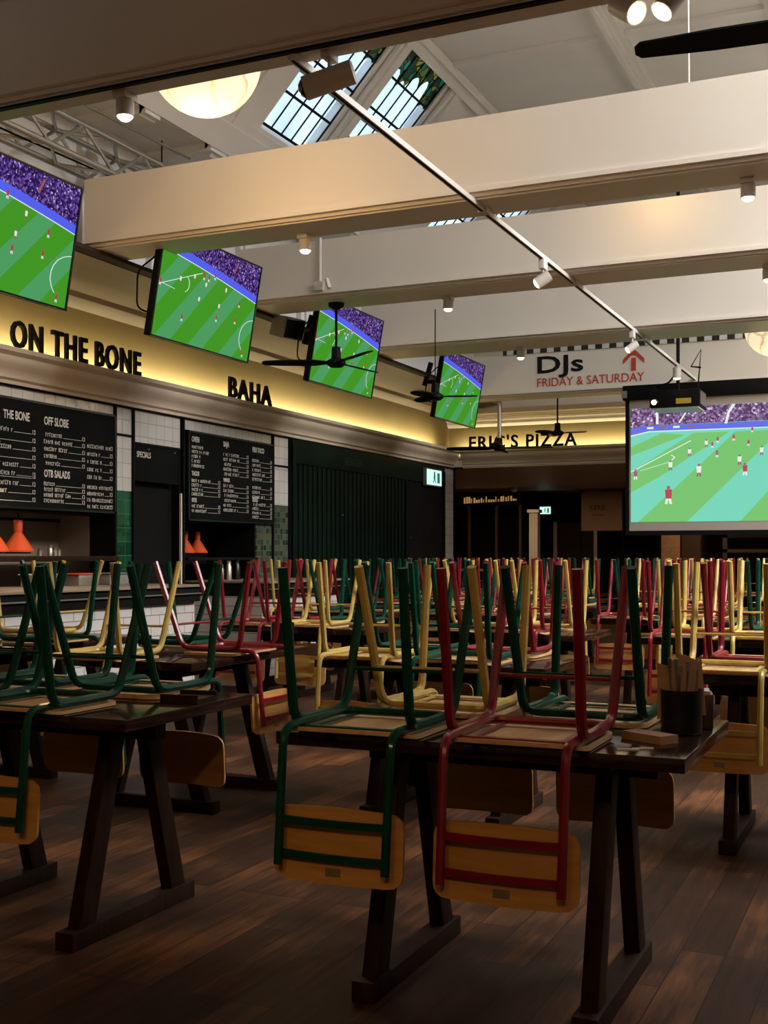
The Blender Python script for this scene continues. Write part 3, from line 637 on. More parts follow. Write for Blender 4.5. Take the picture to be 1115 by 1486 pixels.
def tv_polys():
    P = [(0, 0, [(0,0),(1,0),(1,1),(0,1)])]
    for b in (-.62, -.30, .02, .34, .66): P.append((1, 1, [(b, -.02), (b+.15, -.02), (b+.15+.50, .9), (b+.62-.10, .9)]))
    top = lambda u: .90-.13*u-.07*u*u
    us = [i/8 for i in range(9)]
    P.append((2, 2, [(u, top(u)) for u in us]+[(1, 1), (0, 1)]))
    for i in range(8):
        a, b = us[i], us[i+1]; P.append((3, 3, [(a, top(a)-.075), (b, top(b)-.075), (b, top(b)), (a, top(a))])); P.append((4, 4, line((a, top(a)-.078), (b, top(b)-.078), .004)))
    for a, b in ((.30, .93), (.72, .84)): P.append((3, 6, line((a, b), (a+.03, b+.12), .007)))
    P.append((2, 4, line((-.02, .46), (.40, .72), .003))); P.append((2, 4, line((.0, .50), (.16, .48), .0025)))
    for i in range(7):
        t0, t1 = -1.2+i*.33, -1.2+(i+1)*.33; c = (.24, .56); P.append((2, 4, line((c[0]+.05*math.cos(t0), c[1]+.08*math.sin(t0)), (c[0]+.05*math.cos(t1), c[1]+.08*math.sin(t1)), .003)))
    for i in range(8):
        t0, t1 = 1.5+i*.3, 1.5+(i+1)*.3; c = (1.02, .24); P.append((2, 4, line((c[0]+.15*math.cos(t0), c[1]+.20*math.sin(t0)), (c[0]+.15*math.cos(t1), c[1]+.20*math.sin(t1)), .003)))
    for u, v, m in ((.02, .47, 5), (.20, .55, 4), (.33, .62, 4), (.40, .42, 4), (.26, .20, 5), (.42, .66, 5), (.47, .66, 5), (.45, .58, 4), (.53, .70, 5), (.61, .42, 4), (.60, .30, 5), (.66, .60, 4), (.82, .52, 5), (.80, .34, 5), (.93, .03, 5)):
        player(u, v, .075, m, P)
    return P
TVP = tv_polys()
def tv(yc, lab, xx=-5.2, zc=3.32, w=1.44, h=.83, tilt=9.9):
    """flat screen hung from the rail, tipped down towards the tables, facing +X"""
    t = thing('television', lab, 'television', (xx, yc, zc), PI/2, 'wall of televisions along the left side')
    a = math.radians(tilt); t.rotation_euler = (a, 0, PI/2)
    MB().box(-w/2, w/2, 0, .05, -h/2, h/2).build('casing', BLACK, t, bevel=.004)
    b = MB(); e = .014
    b.box(-w/2, w/2, -.012, 0, h/2-e, h/2).box(-w/2, w/2, -.012, 0, -h/2, -h/2+e).box(-w/2, -w/2+e, -.012, 0, -h/2, h/2).box(w/2-e, w/2, -.012, 0, -h/2, h/2)
    b.build('bezel', BLACKG, t)
    s = picture(TVP, w-2*e, h-2*e).build('screen_picture', C_TV, t, smooth=False); s.location = (0, -.002, 0)
    m = MB(); m.box(-.2, .2, .05, .10, -.2, .25); m.bar((0, .08, .1), (0, .48, .05), .05, .05); m.bar((0, .49, .0), (0, .45, .30), .05, .05); m.build('wall_bracket', BLACK, t)
    MB().tube([(-.5*w+.05, .06, .2), (-.5*w-.06, .14, .05), (-.5*w+.02, .16, -.22), (-.3*w, .07, -.25)], .007, .06).build('cable', BLACK, t)
    return t
tv(5.72, 'television nearest the camera, cut off by the left photo edge')
tv(8.12, 'second television from the left, hanging above the letters BAHA')
tv(10.67, 'third television from the left, behind the black ceiling fan')
tv(13.9, 'fourth and smallest television, nearest the back wall')
# projection screen in front of the sign beam
t = thing('projection_screen', 'large pull down projection screen showing a football match at the back', 'projection screen', (-1.72, 15.38, 2.42))
sw, shh = 3.36, 1.70
MB().box(-sw/2, sw/2, 0, .01, -shh/2, shh/2).build('screen_fabric', SCRG, t)
pp = [(0, 1, [(0,0),(1,0),(1,1),(0,1)])]
K = lambda x, y: ((x-78)*.000617, 1-(y-283)*.001195)
for q in ([(135,1120),(510,1120),(1115,560),(1115,480),(870,480)], [(78,900),(300,790),(830,478),(560,478),(78,750)], [(78,630),(500,490),(320,470),(78,565)], [(905,1120),(1700,1120),(1700,700),(1250,760)], [(1115,560),(1115,480),(1160,470),(1300,470)], [(1250,700),(1699,480),(1500,480)]):
    pp.append((1, 0, [K(*a) for a in q]))
pp.append((2, 2, [K(78,432), K(200,412), K(1700,408), (1.05,1.02), (0,1)])); pp.append((3, 3, [K(78,480), K(220,450), K(1700,458), K(1700,412), K(200,412), K(78,430)]))
pp += [(4, 4, [K(a, b) for a, b in ((78,488),(220,460),(1700,464),(1700,459),(220,453),(78,478))]), (4, 4, line(K(78,750), K(540,533), .003)), (4, 4, line(K(150,742), K(370,685), .002)), (4, 4, line(K(370,690), K(418,650), .003)), (4, 4, line(K(418,650), K(390,632), .003)),
       (4, 4, line(K(283,290), K(283,405), .006)), (4, 4, line(K(500,330), K(450,400), .004)), (4, 4, line(K(875,262), K(820,340), .007)), (4, 4, line(K(820,340), K(800,420), .006))]
for x in (230, 330, 430, 545): pp.append((4, 6 if x != 230 and x != 430 else 4, [K(x-25, 437), K(x+25, 437), K(x+25, 422), K(x-25, 422)]))
for x, y, s, m in ((115,805,.085,6),(385,745,.085,4),(530,645,.07,4),(655,585,.065,4),(700,590,.05,5),(740,555,.05,5),(735,660,.06,6),(600,795,.105,4),(370,990,.15,5),(900,720,.085,4),(940,795,.10,5),(1060,655,.075,4),(858,545,.055,5),(965,585,.05,5),(993,490,.045,5),(1250,620,.07,5),(1400,760,.09,4)):
    u, v = K(x, y); player(u, v, s, m, pp)
o = picture(pp, 2.70, 1.475).build('projected_picture', C_PR, t, smooth=False); o.location = (-sw/2+.02+1.35, -.003, .0)
b = MB(); b.box(-sw/2-.05, -sw/2, -.01, .02, -shh/2-.05, shh/2+.02).box(sw/2, sw/2+.05, -.01, .02, -shh/2-.05, shh/2+.02).box(-sw/2-.05, sw/2+.05, -.012, .03, -shh/2-.06, -shh/2)
b.build('black_border', BLACK, t); MB().box(-sw/2-.08, sw/2+.08, -.05, .12, shh/2, shh/2+.19).build('roller_case', BLACK, t, bevel=.01)
MB().box(-sw/2-.09, -sw/2-.02, -.06, .0, shh/2+.03, shh/2+.12).build('end_cap', GREY, t)
# sign painted on the last beam
t = thing('painted_sign', 'painted sign on the far beam reading DJs with red arrow', 'sign', (0, 15.596, 0))
def fit_text(nm, body, x0, x1, z0, z1, mat, off):
    o = text_obj(nm, body, 1.0, mat, Matrix.Identity(4), None, .002, off, 1); vs = o.data.vertices
    a, b = min(v.co.x for v in vs), max(v.co.x for v in vs); c, d = min(v.co.y for v in vs), max(v.co.y for v in vs)
    for v in vs: v.co.x = x0+(v.co.x-a)/(b-a)*(x1-x0); v.co.y = z0+(v.co.y-c)/(d-c)*(z1-z0); v.co.z *= 1
    o.data.transform(FW); o.parent = t; return o
fit_text('letters_djs', 'DJs', -4.71, -4.07, 3.66, 3.965, BLKV, .018)
fit_text('letters_days', 'FRIDAY & SATURDAY', -4.71, -3.25, 3.55, 3.668, REDV, .0)
a = MB(); a.box(-3.42, -3.36, -.004, 0, 3.69, 3.86); a.prism([(-3.39, -.004, 3.985), (-3.53, -.004, 3.845), (-3.53, -.004, 3.785), (-3.42, -.004, 3.895), (-3.36, -.004, 3.895), (-3.25, -.004, 3.785), (-3.25, -.004, 3.845)], (0, .004, 0)); a.build('red_arrow', REDV, t, smooth=False)
# projector
t = thing('projector', 'black ceiling projector hanging on a pole before the big screen', 'projector', (-2.66, 14.75, 3.16))
MB().box(-.30, .30, -.25, .25, -.11, .10).build('body', BLACK, t, bevel=.015)
MB().box(-.28, .28, -.23, .23, -.125, -.108).build('base_plate', WLAMP, t); g = MB()
for k in range(9): g.box(.301, .306, -.2+k*.045, -.175+k*.045, -.08, .08)
g.build('vent_grille', GREY, t); MB().box(.02, .20, -.256, -.25, -.075, -.01).build('warning_sticker', plain('yellow_sticker', (.45, .33, .02), .6), t)
MB().lathe([(.05, 0), (.05, -.04), (.042, -.05)], (-.235, -.25, -.05), 18, (0,1,0)).build('lens_ring', BLACKG, t); MB().lathe([(.04, -.045), (.02, -.056), (.003, -.058)], (-.235, -.25, -.05), 16, (0,1,0)).build('lens', LIT, t)
m = MB(); m.tube([(.0, 0, .1), (.0, 0, 2.99)], .022); m.tube([(.22, .1, .1), (.26, .1, .62), (.14, .1, .42), (.26, .1, .40)], .012); m.build('ceiling_pole', BLACK, t)
MB().tube([(-.25, -.1, .1), (-.27, -.1, .17), (-.1, -.1, .2), (.0, -.02, .35)], .012, .04).build('cable', BLACK, t)
# small loudspeaker on the rail
t = thing('loudspeaker', 'grey box loudspeaker on the rail left of third television', 'loudspeaker', (-5.5, 9.98, 3.44), math.radians(25))
t.rotation_euler = (math.radians(18), 0, math.radians(70))
MB().box(-.13, .13, -.10, .10, -.10, .10).build('cabinet', GREY, t, bevel=.012); MB().box(-.11, .11, -.108, -.1, -.085, .085).build('grille', BLACK, t)
MB().tube([(0, .1, 0), (0, .2, .02), (0, .22, .1)], .012).build('bracket', BLACK, t)

# ------------------------------------------------------------------ lighting track, spots, globes, truss
t = thing('lighting_track', 'long white lighting track running under the beams to the back', 'lighting track', (-2.6, 0, 3.535))
MB().box(-.018, .018, 4.75, 15.6, -.02, .012).build('rail', WLAMP, t)
MB().box(-.008, .008, 4.76, 15.6, -.0215, -.018).build('conductor_slot', BLACK, t)
for y in (7.40, 9.66, 12.4): MB().box(-.03, .03, y-.04, y+.04, -.025, .014).build('joint_clip', WLAMP, t)
def can_spot(x, y, z, lab, e=14, spot=62, col=(1, .74, .45), r=.045, h=.085):
    """short white cylinder screwed under a beam"""
    t = thing('spotlight', lab, 'spotlight', (x, y, z), 0, 'ceiling spotlights')
    MB().box(-.04, .04, -.055, .055, -.035, .0).build('mount', WLAMP, t, bevel=.004)
    MB().lathe([(r*.9, 0), (r, -.01), (r, -h), (r*.86, -h), (r*.84, -h+.014), (.0, -h+.014)], (0, 0, -.03), 20).build('shade', WLAMP, t)
    MB().lathe([(r*.84, .012), (r*.8, -.006), (r*.5, -.018), (.004, -.022)], (0, 0, -.03-h), 18).build('lens', LIT, t)
    lamp('SPOT', 'spot_beam', (0, 0, -.065-h), e, col, (0, 0, -3), spot=spot, blend=.7, parent=t)
can_spot(-3.59, 4.84, 3.55, 'white spotlight under nearest beam, left of the globe', 24)
can_spot(-3.99, 7.5, 3.55, 'white spotlight under the second beam, above second television', 16)
can_spot(-3.78, 9.8, 3.55, 'white spotlight under third beam, right of the black fan', 16)
can_spot(-3.98, 12.55, 3.55, 'white spotlight under fourth beam, just left of the painted sign', 14)
can_spot(-.93, 7.5, 3.55, 'white spotlight under the second beam, near right photo edge', 22)
can_spot(-1.06, 9.8, 3.55, 'white spotlight under third beam, at right photo edge', 16)
def track_spot(x, y, z, dirv, lab, e=12, lit=True, L=.17, r=.045, drop=.10, box=False):
    t = thing('spotlight', lab, 'spotlight', (x, y, z), 0, 'ceiling spotlights')
    d = Vector(dirv).normalized()
    MB().box(-.022, .022, -.05, .05, -.075 if box else -.03, 0).build('mount', WLAMP, t, bevel=.004)
    MB().tube([(0, 0, -.03), (0, 0, -drop)], .009).build('stem', WLAMP, t)
    c = Vector((0, 0, -drop-.02))
    MB().lathe([(r*.8, -L*.5), (r, -L*.48), (r, L*.5), (r*.88, L*.5), (r*.86, L*.4), (0, L*.4)], c, 20, d).build('head', WLAMP, t)
    MB().lathe([(r*.82, L*.45), (r*.8, L*.53), (r*.5, L*.6), (.004, L*.63)], c, 16, d).build('lens', LIT if lit else BLACKG, t)
    if lit: lamp('SPOT', 'spot_beam', c+d*(L*.75), e, (1, .76, .48), c+d*3, spot=55, blend=.7, parent=t)
track_spot(-2.45, 4.84, 3.55, (-1, -.25, -.28), 'big unlit white spotlight tilted sideways at the start of the track', 0, False, .24, .055, .10)
track_spot(-2.6, 8.76, 3.515, (-.75, -.2, -.5), 'white track spotlight with square box, below second beam gap', 18, True, .12, .045, .13, True)
track_spot(-2.6, 11.9, 3.515, (-.7, -.3, -.55), 'white track spotlight above the red painted arrow', 14, True, .12, .04, .14, True)
track_spot(-2.6, 14.35, 3.515, (0, 0, -1), 'white downlight on the track in front of the projector', 12, True, .13, .05, .06)
track_spot(-1.08, 4.84, 3.58, (.55, -.35, -.5), 'lit spotlight at the top right, left of its pair', 16, True, .14, .05, .06)
track_spot(-.90, 4.84, 3.58, (-.35, -.3, -.6), 'lit spotlight at the top right, right of its pair', 16, True, .14, .05, .06)
def globe(x, y, z, r, lab, e):
    t = thing('globe_lantern', lab, 'globe lantern', (x, y, z), 0, 'glowing globe lanterns')
    pr = [(max(.002, r*math.sin(PI*i/22)), -r*math.cos(PI*i/22)) for i in range(23)]
    MB().lathe(pr, (0,0,0), 36).build('shade', GLOBE, t); MB().tube([(0,0,r), (0,0,ZF-z)], .006).build('cord', BLACK, t)
    MB().lathe([(.06, 0), (.05, .05)], (0,0,r-.01), 16).build('cap', BLACK, t)
    return t
globe(-3.87, 6.0, 4.22, .338, 'glowing cream globe lantern behind the nearest beam', 0)
globe(-1.47, 14.2, 3.87, .335, 'glowing cream globe lantern at right photo edge above the screen', 0)
lamp('POINT', 'globe_light', (-3.87, 6.0, 3.62), 34, (1, .60, .25), radius=.1)
lamp('POINT', 'globe_light', (-1.47, 14.2, 3.45), 12, (1, .74, .38), radius=.3)
lamp('POINT', 'globe_light', (-1.83, 9.0, 4.08), 5, (1, .58, .14), radius=.15)
# box truss
t = thing('lighting_truss', 'silver box lighting truss along the left wall above the first television', 'truss', (-5.72, 4.95, 4.235))
L = 3.75; sdim = .26; ch = [(0, 0), (0, sdim), (-sdim, 0), (-sdim, sdim)]
for x, z in ch: MB().tube([(x, 0, z), (x, L, z)], .024, seg=10).build('chord', ALU, t)
br = MB(); n = 10
for i in range(n):
    y0, y1 = L*i/n, L*(i+1)/n; f = i % 2
    for (p, q) in ((0, 1), (2, 3), (0, 2), (1, 3)):
        a, b = (ch[p], ch[q]) if f else (ch[q], ch[p]); br.tube([(a[0], y0, a[1]), (b[0], y1, b[1])], .014, seg=6)
br.build('lacing', ALU, t)
for y in (.2, 3.45): MB().tube([(-.13, y, sdim), (-.13, y, sdim+.3)], .006).build('hanger', BLACK, t)
MB().tube([(-.1, .3, .0), (-.05, 1.4, -.03), (-.12, 2.3, .02), (0, 3.3, -.02), (-.1, 3.7, .04)], .008, .2).build('cable', BLACK, t)
tag(MB().tube([(-5.7, 5.6, 4.61), (-5.7, 8.6, 4.67)], .012).build('wall_cable', GREY), 'thin grey cable running along the white lantern wall above the truss', 'cable')
# ceiling fans
def fan(x, y, ztop, rod, lab, angs, bl, m=BLACK, mr=None, can=True, pitch=.22, rodr=.012):
    t = thing('ceiling_fan', lab, 'ceiling fan', (x, y, ztop), 0, 'ceiling fans')
    if can: MB().lathe([(.075, 0), (.07, -.03), (.02, -.06)], (0,0,0), 20).build('canopy', m, t)
    MB().tube([(0,0,-.02), (0,0,-rod)], rodr, seg=10).build('downrod', mr or m, t)
    MB().lathe([(.04, 0), (.045, -.10), (.085, -.125), (.09, -.155), (.06, -.18)], (0,0,-rod+.02), 22).build('motor', m, t)
    for a in angs:
        a = math.radians(a); d = Vector((math.cos(a), math.sin(a), 0)); n = Vector((-d.y, d.x, 0)); up = Vector((0,0,1)); c = Vector((0,0,-rod-.125))
        bw = (n*math.cos(pitch)+up*math.sin(pitch)); pts = []
        for s, w0 in ((.08, .03), (.2, .065), (bl*.75, .06), (bl-.03, .045), (bl, .02)): pts.append((c+d*s, w0))
        P = [p+bw*w0 for p, w0 in pts]+[p-bw*w0 for p, w0 in reversed(pts)]
        MB().prism(P, up*.01).build('blade', m, t)
    return t
fan(-4.82, 9.66, 3.55, .42, 'black ceiling fan hanging in front of the third television', (-38, 82, 202), .68)
fan(-4.68, 11.75, 3.9, .83, 'dark ceiling fan beside the left edge of the fourth television', (20, 140, 260), .45, can=False, rodr=.006)
fan(-5.33, 15.82, 3.44, .56, 'ceiling fan on a silver rod in front of the pizza letters', (192, 282, 12, 102), .75, BLACK, ALU, False, .28, .028)
fan(-4.66, 16.42, 3.95, .83, 'small dark ceiling fan above the pizza letters', (0, 120, 240), .42, can=False)
fan(.25, 6.1, 4.35, .42, 'big black fan blade entering from the right edge of the roof', (184, 304, 64), 1.55, pitch=.5)
# ring pendant and cords at the upper right
rg = thing('ring_pendant', 'brown ring of a pendant lamp cut by the top right corner', 'pendant lamp', (-.32, 5.55, 4.08))
MB().tube([(.45*math.cos(2*PI*k/40), .45*math.sin(2*PI*k/40), 0) for k in range(40)], .014, closed=True).build('ring', plain('brown_ring', (.09, .05, .03), .5), rg)
for k in range(3): MB().tube([(.45*math.cos(k*2.1), .45*math.sin(k*2.1), 0), (0, 0, .9)], .003, seg=6).build('cord', WLAMP, rg)
tag(MB().tube([(-1.2, 7.0, 4.0), (-1.22, 7.0, 6.1)], .006, seg=6).build('hanging_cord', WLAMP), 'thin white cord hanging from the roof beside the big fan blade', 'cord')
# white conduit on the third beam above the black fan
t = thing('conduit', 'white conduit with junction boxes on the third beam above the fan', 'conduit', (-4.84, 9.38, 3.66))
MB().tube([(0,0,0), (0,0,.42)], .014, seg=8).build('pipe', WLAMP, t); MB().box(-.05, .03, -.03, .02, -.05, .03).build('junction_box', WLAMP, t, bevel=.006)
MB().bar((.08, -.03, .04), (.12, -.06, -.05), .03, .03).build('sensor', WLAMP, t)

# ------------------------------------------------------------------ back passage
t = thing('food_kiosk', 'dark food kiosk with lit menu strip in the left back passage', 'kiosk', (-8.9, 22.6, 0))
MB().box(0, 1.72, .0, 1.2, 0, .95).build('counter_front', CHARCOAL, t); MB().box(0, 1.75, 1.2, 1.25, 0, 2.55).build('back_panel', BLACK, t)
MB().box(.45, 1.75, -.06, .0, 2.26, 2.5).build('menu_strip', CHARCOAL, t); g = MB(); rnd = random.Random(5)
for k in range(22): 
    x = .55+k*.052; g.box(x, x+rnd.uniform(.015, .04), -.07, -.06, 2.30+.002*k, 2.30+rnd.uniform(.06, .14))
g.build('menu_lettering', WARMSIGN, t, smooth=False)
for x in (.05, .62, 1.2, 1.7): MB().box(x, x+.05, -.02, .04, .95, 2.26).build('post', DARKBR, t)
MB().box(.5, 1.72, -.12, .1, .93, .98).build('ledge', STEELD, t)
MB().tube([(.02, -.03, .4), (.02, -.03, 1.75), (.16, -.03, 2.2), (.30, -.03, 1.75), (.30, -.03, .4)], .025, .1).build('arched_frame', STEELD, t)
tag(MB().box(-6.84, -6.67, 22.1, 22.28, 0, 2.08).box(-6.87, -6.64, 22.07, 22.31, 2.08, 2.14).build('white_post', WTILE), 'pale tiled post beside the back exit sign', 'post')
d2 = bpy.data.objects.new('door_2', None); COL.objects.link(d2); d2['kind'] = 'structure'
MB().box(-7.1, -6.25, 24.93, 24.97, 0, 1.95).build('door_leaf', DARKBR, d2); MB().box(-7.16, -7.08, 24.9, 24.97, 0, 1.98).box(-6.27, -6.2, 24.9, 24.97, 0, 1.98).build('door_frame', CREAM, d2)
t = thing('wall_poster', 'pale brown poster with faint lettering left of the big screen', 'poster', (-5.78, 23.6, 2.15))
MB().box(-.42, .42, 0, .02, -.40, .40).build('poster_sheet', plain('poster_tan', (.36, .22, .16), .7), t)
text_obj('poster_lettering', 'KERB', .14, plain('poster_ink', (.10, .03, .02), .7), facing_front(-.25, -.003, .02), t, .001, .001); text_obj('poster_lettering', 'KITCHENS', .06, plain('poster_ink_small', (.10, .03, .02), .7), facing_front(-.2, -.003, -.10), t, .001, 0)
MB().box(-.44, -.42, -.01, .03, -2.15, .43).box(.42, .44, -.01, .03, -2.15, .43).build('frame', BLACK, t)
t = thing('security_camera', 'small white dome camera under the back passage ceiling', 'security camera', (-7.2, 22.3, 2.6)); MB().lathe([(.07, 0), (.07, -.04), (.05, -.09), (.01, -.11)], (0,0,0), 16).build('dome', WLAMP, t); MB().box(-.05, .05, -.05, .05, -.01, 0).build('mount', GREY, t)
t = thing('wooden_cabinet', 'tall brown cabinet standing under the big screen', 'cabinet', (-4.2, 21.5, 0)); MB().box(0, .75, 0, .5, 0, 1.75).build('carcass', TABLEL, t); MB().box(.03, .36, -.02, 0, .05, 1.7).build('door', ORANGE2, t); MB().box(.39, .72, -.02, 0, .05, 1.7).build('door', DARKBR, t)
t = thing('bar_shelf', 'dark back bar shelf seen below the big screen', 'shelf', (-3.1, 21.5, 0)); MB().box(0, 2.6, 0, .35, 1.3, 1.36).build('board', DARKBR, t); MB().box(0, .08, 0, .35, 0, 1.7).build('side_panel', DARKBR, t); MB().box(2.5, 2.6, 0, .35, 0, 1.7).build('side_panel', ORANGE2, t)
text_obj('lettering', 'COCKTAILS BEER WINE', .09, CHALKW, facing_front(.35, -.005, 1.62), t, .001, 0); MB().box(0, 2.6, 0, .04, 1.56, 1.74).build('header_panel', BLACK, t)

# ------------------------------------------------------------------ tables
def make_table(name='trestle_table'):
    t = thing(name, '', 'table')
    MB().box(-.575, .575, -.375, .375, .712, .75).build('tabletop', TABLEW, t, bevel=.004)
    r = MB(); r.box(-.44, .44, -.03, .03, .63, .712)
    r.build('top_rail', TABLEL, t)
    for x in (-.315, .315):
        MB().prism([(x-.035, -.345, 0), (x-.035, .345, 0), (x-.035, .345, .06), (x-.035, -.345, .06)], (.07, 0, 0)).build('foot_bar', TABLEL, t, bevel=.004)
        MB().box(x-.03, x+.03, -.19, .19, .665, .712).build('cleat', TABLEL, t)
        for s in (-1, 1):
            MB().prism([(x-.024, s*.30, .058), (x-.024, s*.215, .058), (x-.024, s*.05, .68), (x-.024, s*.125, .68)], (.048, 0, 0)).build('leg', TABLEL, t, bevel=.003)
    return t
TABLE0 = make_table()
# ------------------------------------------------------------------ chairs (built upside down, seat on the table)
def ply_sheet(fn, nu, nv, th_vec):
    top = [[Vector(fn(i/nu, j/nv)) for i in range(nu+1)] for j in range(nv+1)]
    vs = [p for r in top for p in r]; n = len(vs); w_ = nu+1; vs = vs+[p+Vector(th_vec) for p in vs]; fs = []
    for j in range(nv):
        for i in range(nu):
            a = j*w_+i; fs += [(a, a+1, a+1+w_, a+w_), (n+a, n+a+w_, n+a+1+w_, n+a+1)]
    for i in range(nu): fs += [(i, n+i, n+i+1, i+1), (nv*w_+i, nv*w_+i+1, n+nv*w_+i+1, n+nv*w_+i)]
    for j in range(nv): fs += [(j*w_, (j+1)*w_, n+(j+1)*w_, n+j*w_), (j*w_+nu, n+j*w_+nu, n+(j+1)*w_+nu, (j+1)*w_+nu)]
    return vs, fs
def rounded(u, v, w, h, r):
    """map the unit square to a rectangle with rounded corners"""
    x = (u-.5)*w; y = (v-.5)*h; hx, hy = w/2-r, h/2-r
    dx, dy = abs(x)-hx, abs(y)-hy
    if dx > 0 and dy > 0:
        m = max(dx, dy); l = math.hypot(dx, dy); k = m/l if l else 1
        x = math.copysign(hx+dx*k, x); y = math.copysign(hy+dy*k, y)
    return x, y
SEAT_M = {}
def seat_mesh():
    def f(u, v):
        x, y = rounded(u, v, .375, .37, .055); z = .001+.012*max(0, (-y-.10)/.085)**2
        return (x, y+.01, z)
    mb = MB(); vs, fs = ply_sheet(f, 14, 14, (0, 0, .011)); mb.add(vs, fs); return mb.mesh('seat', PLY)
def back_mesh():
    def f(u, v):
        x, z = rounded(u, v, .385, .19, .035)
        zz = z-.282+(.012*(1-(x/.19)**2) if v > .5 else 0)*(v-.5)*2
        return (x, -.252+.022*(x/.19)**2+(zz+.28)*.06, zz)
    mb = MB(); vs, fs = ply_sheet(f, 16, 10, (0, .010, 0)); mb.add(vs, fs); return mb.mesh('backrest', PLYV)
SEATM, BACKM = seat_mesh(), back_mesh()
pm = MB(); pm.box(-.022, .022, -.258, -.2535, -.356, -.334); PLATEM = pm.mesh('label_plate', BRASSK)
def make_chair(c):
    m = PAINT[c]; t = thing('school_chair', '', 'chair')
    def put(nm, me, par=t): o = bpy.data.objects.new(nm, me); COL.objects.link(o); o.parent = par; return o
    put('seat', SEATM); b = put('backrest', BACKM); put('label_plate', PLATEM, b)
    f = MB(); s = .158
    f.tube([(-s, -.272, -.335), (-s-.002, -.235, .03), (-s-.012, .165, .03), (s+.012, .165, .03), (s+.002, -.235, .03), (s, -.272, -.335)], .0125, .05, 8, 4)
    f.build('frame', m, t)
    for sx in (-1, 1):
        x = sx*.176
        MB().tube([(x, .02, .034), (x, -.145, .036), (x+sx*.004, -.205, .465)], .0145, .05, 8, 4).build('leg', m, t)
        MB().tube([(x, .0, .034), (x, .185, .036), (x+sx*.006, .345, .465)], .0145, .05, 8, 4).build('leg', m, t)
    MB().tube([(-.177, .226, .15), (.177, .226, .15)], .0065, seg=6).build('stretcher', m, t)
    for z in (-.212, -.305):
        y = -.2655-(z+.212)*.06-.006
        bb = MB(); 
        for k in range(6):
            x0, x1 = -s+2*s*k/6, -s+2*s*(k+1)/6; q = lambda x: y-.012+.012*(x/s)**2+.009
            bb.bar((x0, q(x0), z), (x1, q(x1), z), .007, .02, (0,0,1))
        bb.build('back_rail', m, t)
    bb = MB(); bb.bar((-s, -.13, .022), (s, -.13, .022), .02, .005); bb.bar((-s+.035, -.13, .022), (-s+.035, .16, .022), .016, .005); bb.bar((s-.035, -.13, .022), (s-.035, .16, .022), .016, .005)
    bb.build('seat_brace', m, t)
    return t
CH0 = {c: make_chair(c) for c in ('green', 'red', 'yellow')}; USED = set()
def place_chair(c, x, y, rz_, lab, z=.7515):
    o = CH0[c] if c not in USED else copy_tree(CH0[c]); USED.add(c)
    o.location = (x, y, z); o.rotation_euler = (0, 0, rz_); o['label'] = lab; o['group'] = 'upturned school chairs on the tables'
first = [True]
def place_table(x, y, rz_, lab):
    o = TABLE0 if first[0] else copy_tree(TABLE0); first[0] = False
    o.location = (x, y, 0); o.rotation_euler = (0, 0, rz_); o['label'] = lab; o['group'] = 'dark trestle tables'
RC = random.Random(21)
def jit(a): return RC.uniform(-a, a)
def set_table(x, y, where, cols, rot=0, tw=0):
    """a table with two upturned chairs on each long side; cols = near left, near right, far left, far right (None = empty)"""
    place_table(x, y, rot, 'dark trestle table, '+where)
    names = ('front left corner', 'front right corner', 'back left corner', 'back right corner') if not rot else ('right side near', 'right side far', 'left side near', 'left side far')
    M = Matrix.Rotation(rot, 3, 'Z')
    for i, c in enumerate(cols):
        if not c: continue
        lx = (-.322, .148, -.27, .20)[i]+jit(.002); ly = (-.26, -.26, .26, .26)[i]+jit(.006)
        if rot: lx = (-.27, -.025, -.205, .27)[i]
        p = M @ Vector((lx, ly, 0))
        place_chair(c, x+p.x, y+p.y, rot+(PI if i > 1 else 0)+jit(.008), 'upturned %s chair, %s of table %s' % (c, names[i], where))
g, r, ye = 'green', 'red', 'yellow'
set_table(-1.09, 3.325, 'nearest the camera, at centre', (g, r, ye, g))
set_table(-2.76, 3.325, 'nearest the camera, at left edge', (g, g, g, g))
ROWS = [('in second row', 5.42, [(-.40, (ye, r, r, g)), (-2.06, (ye, g, g, r))]),
        ('in third row', 7.55, [(.55, (g, ye, r, r)), (-.95, (r, ye, ye, g)), (-2.45, (g, r, ye, ye)), (-3.95, (r, ye, r, g))]),
        ('in fourth row', 9.5, [(-.25, (ye, g, r, ye)), (-1.75, (r, ye, g, r)), (-3.2, (g, r, ye, r)), (-4.65, (ye, g, r, g))]),
        ('in fifth row', 11.5, [(-.55, (r, ye, ye, r)), (-1.95, (ye, r, g, ye)), (-3.35, (g, r, r, g)), (-4.75, (r, g, g, r))]),
        ('in sixth row', 13.4, [(-1.0, (ye, r, g, ye)), (-2.4, (g, ye, r, r)), (-3.8, (r, g, ye, g)), (-5.2, (g, r, ye, r))]),
        ('in the last row', 15.2, [(-1.5, (r, ye, ye, g)), (-2.9, (g, r, ye, r)), (-4.3, (ye, g, r, ye)), (-5.6, (r, g, g, ye))])]
ORD = ('first from the right', 'second from the right', 'third from the right', 'fourth from the right')
for where, y, tabs in ROWS:
    for k, (x, cols) in enumerate(tabs): set_table(x, y, where+' '+ORD[k], cols)
# turned tables on the left, near the counters
set_table(-3.43, 5.2, 'turned sideways behind the left table', (None, r, None, g), PI/2)
place_chair(ye, -3.53, 4.62, .02, 'upturned yellow chair on the end of sideways table, facing the camera')
set_table(-4.75, 5.6, 'turned sideways beside the left counter', (g, None, None, ye), PI/2)

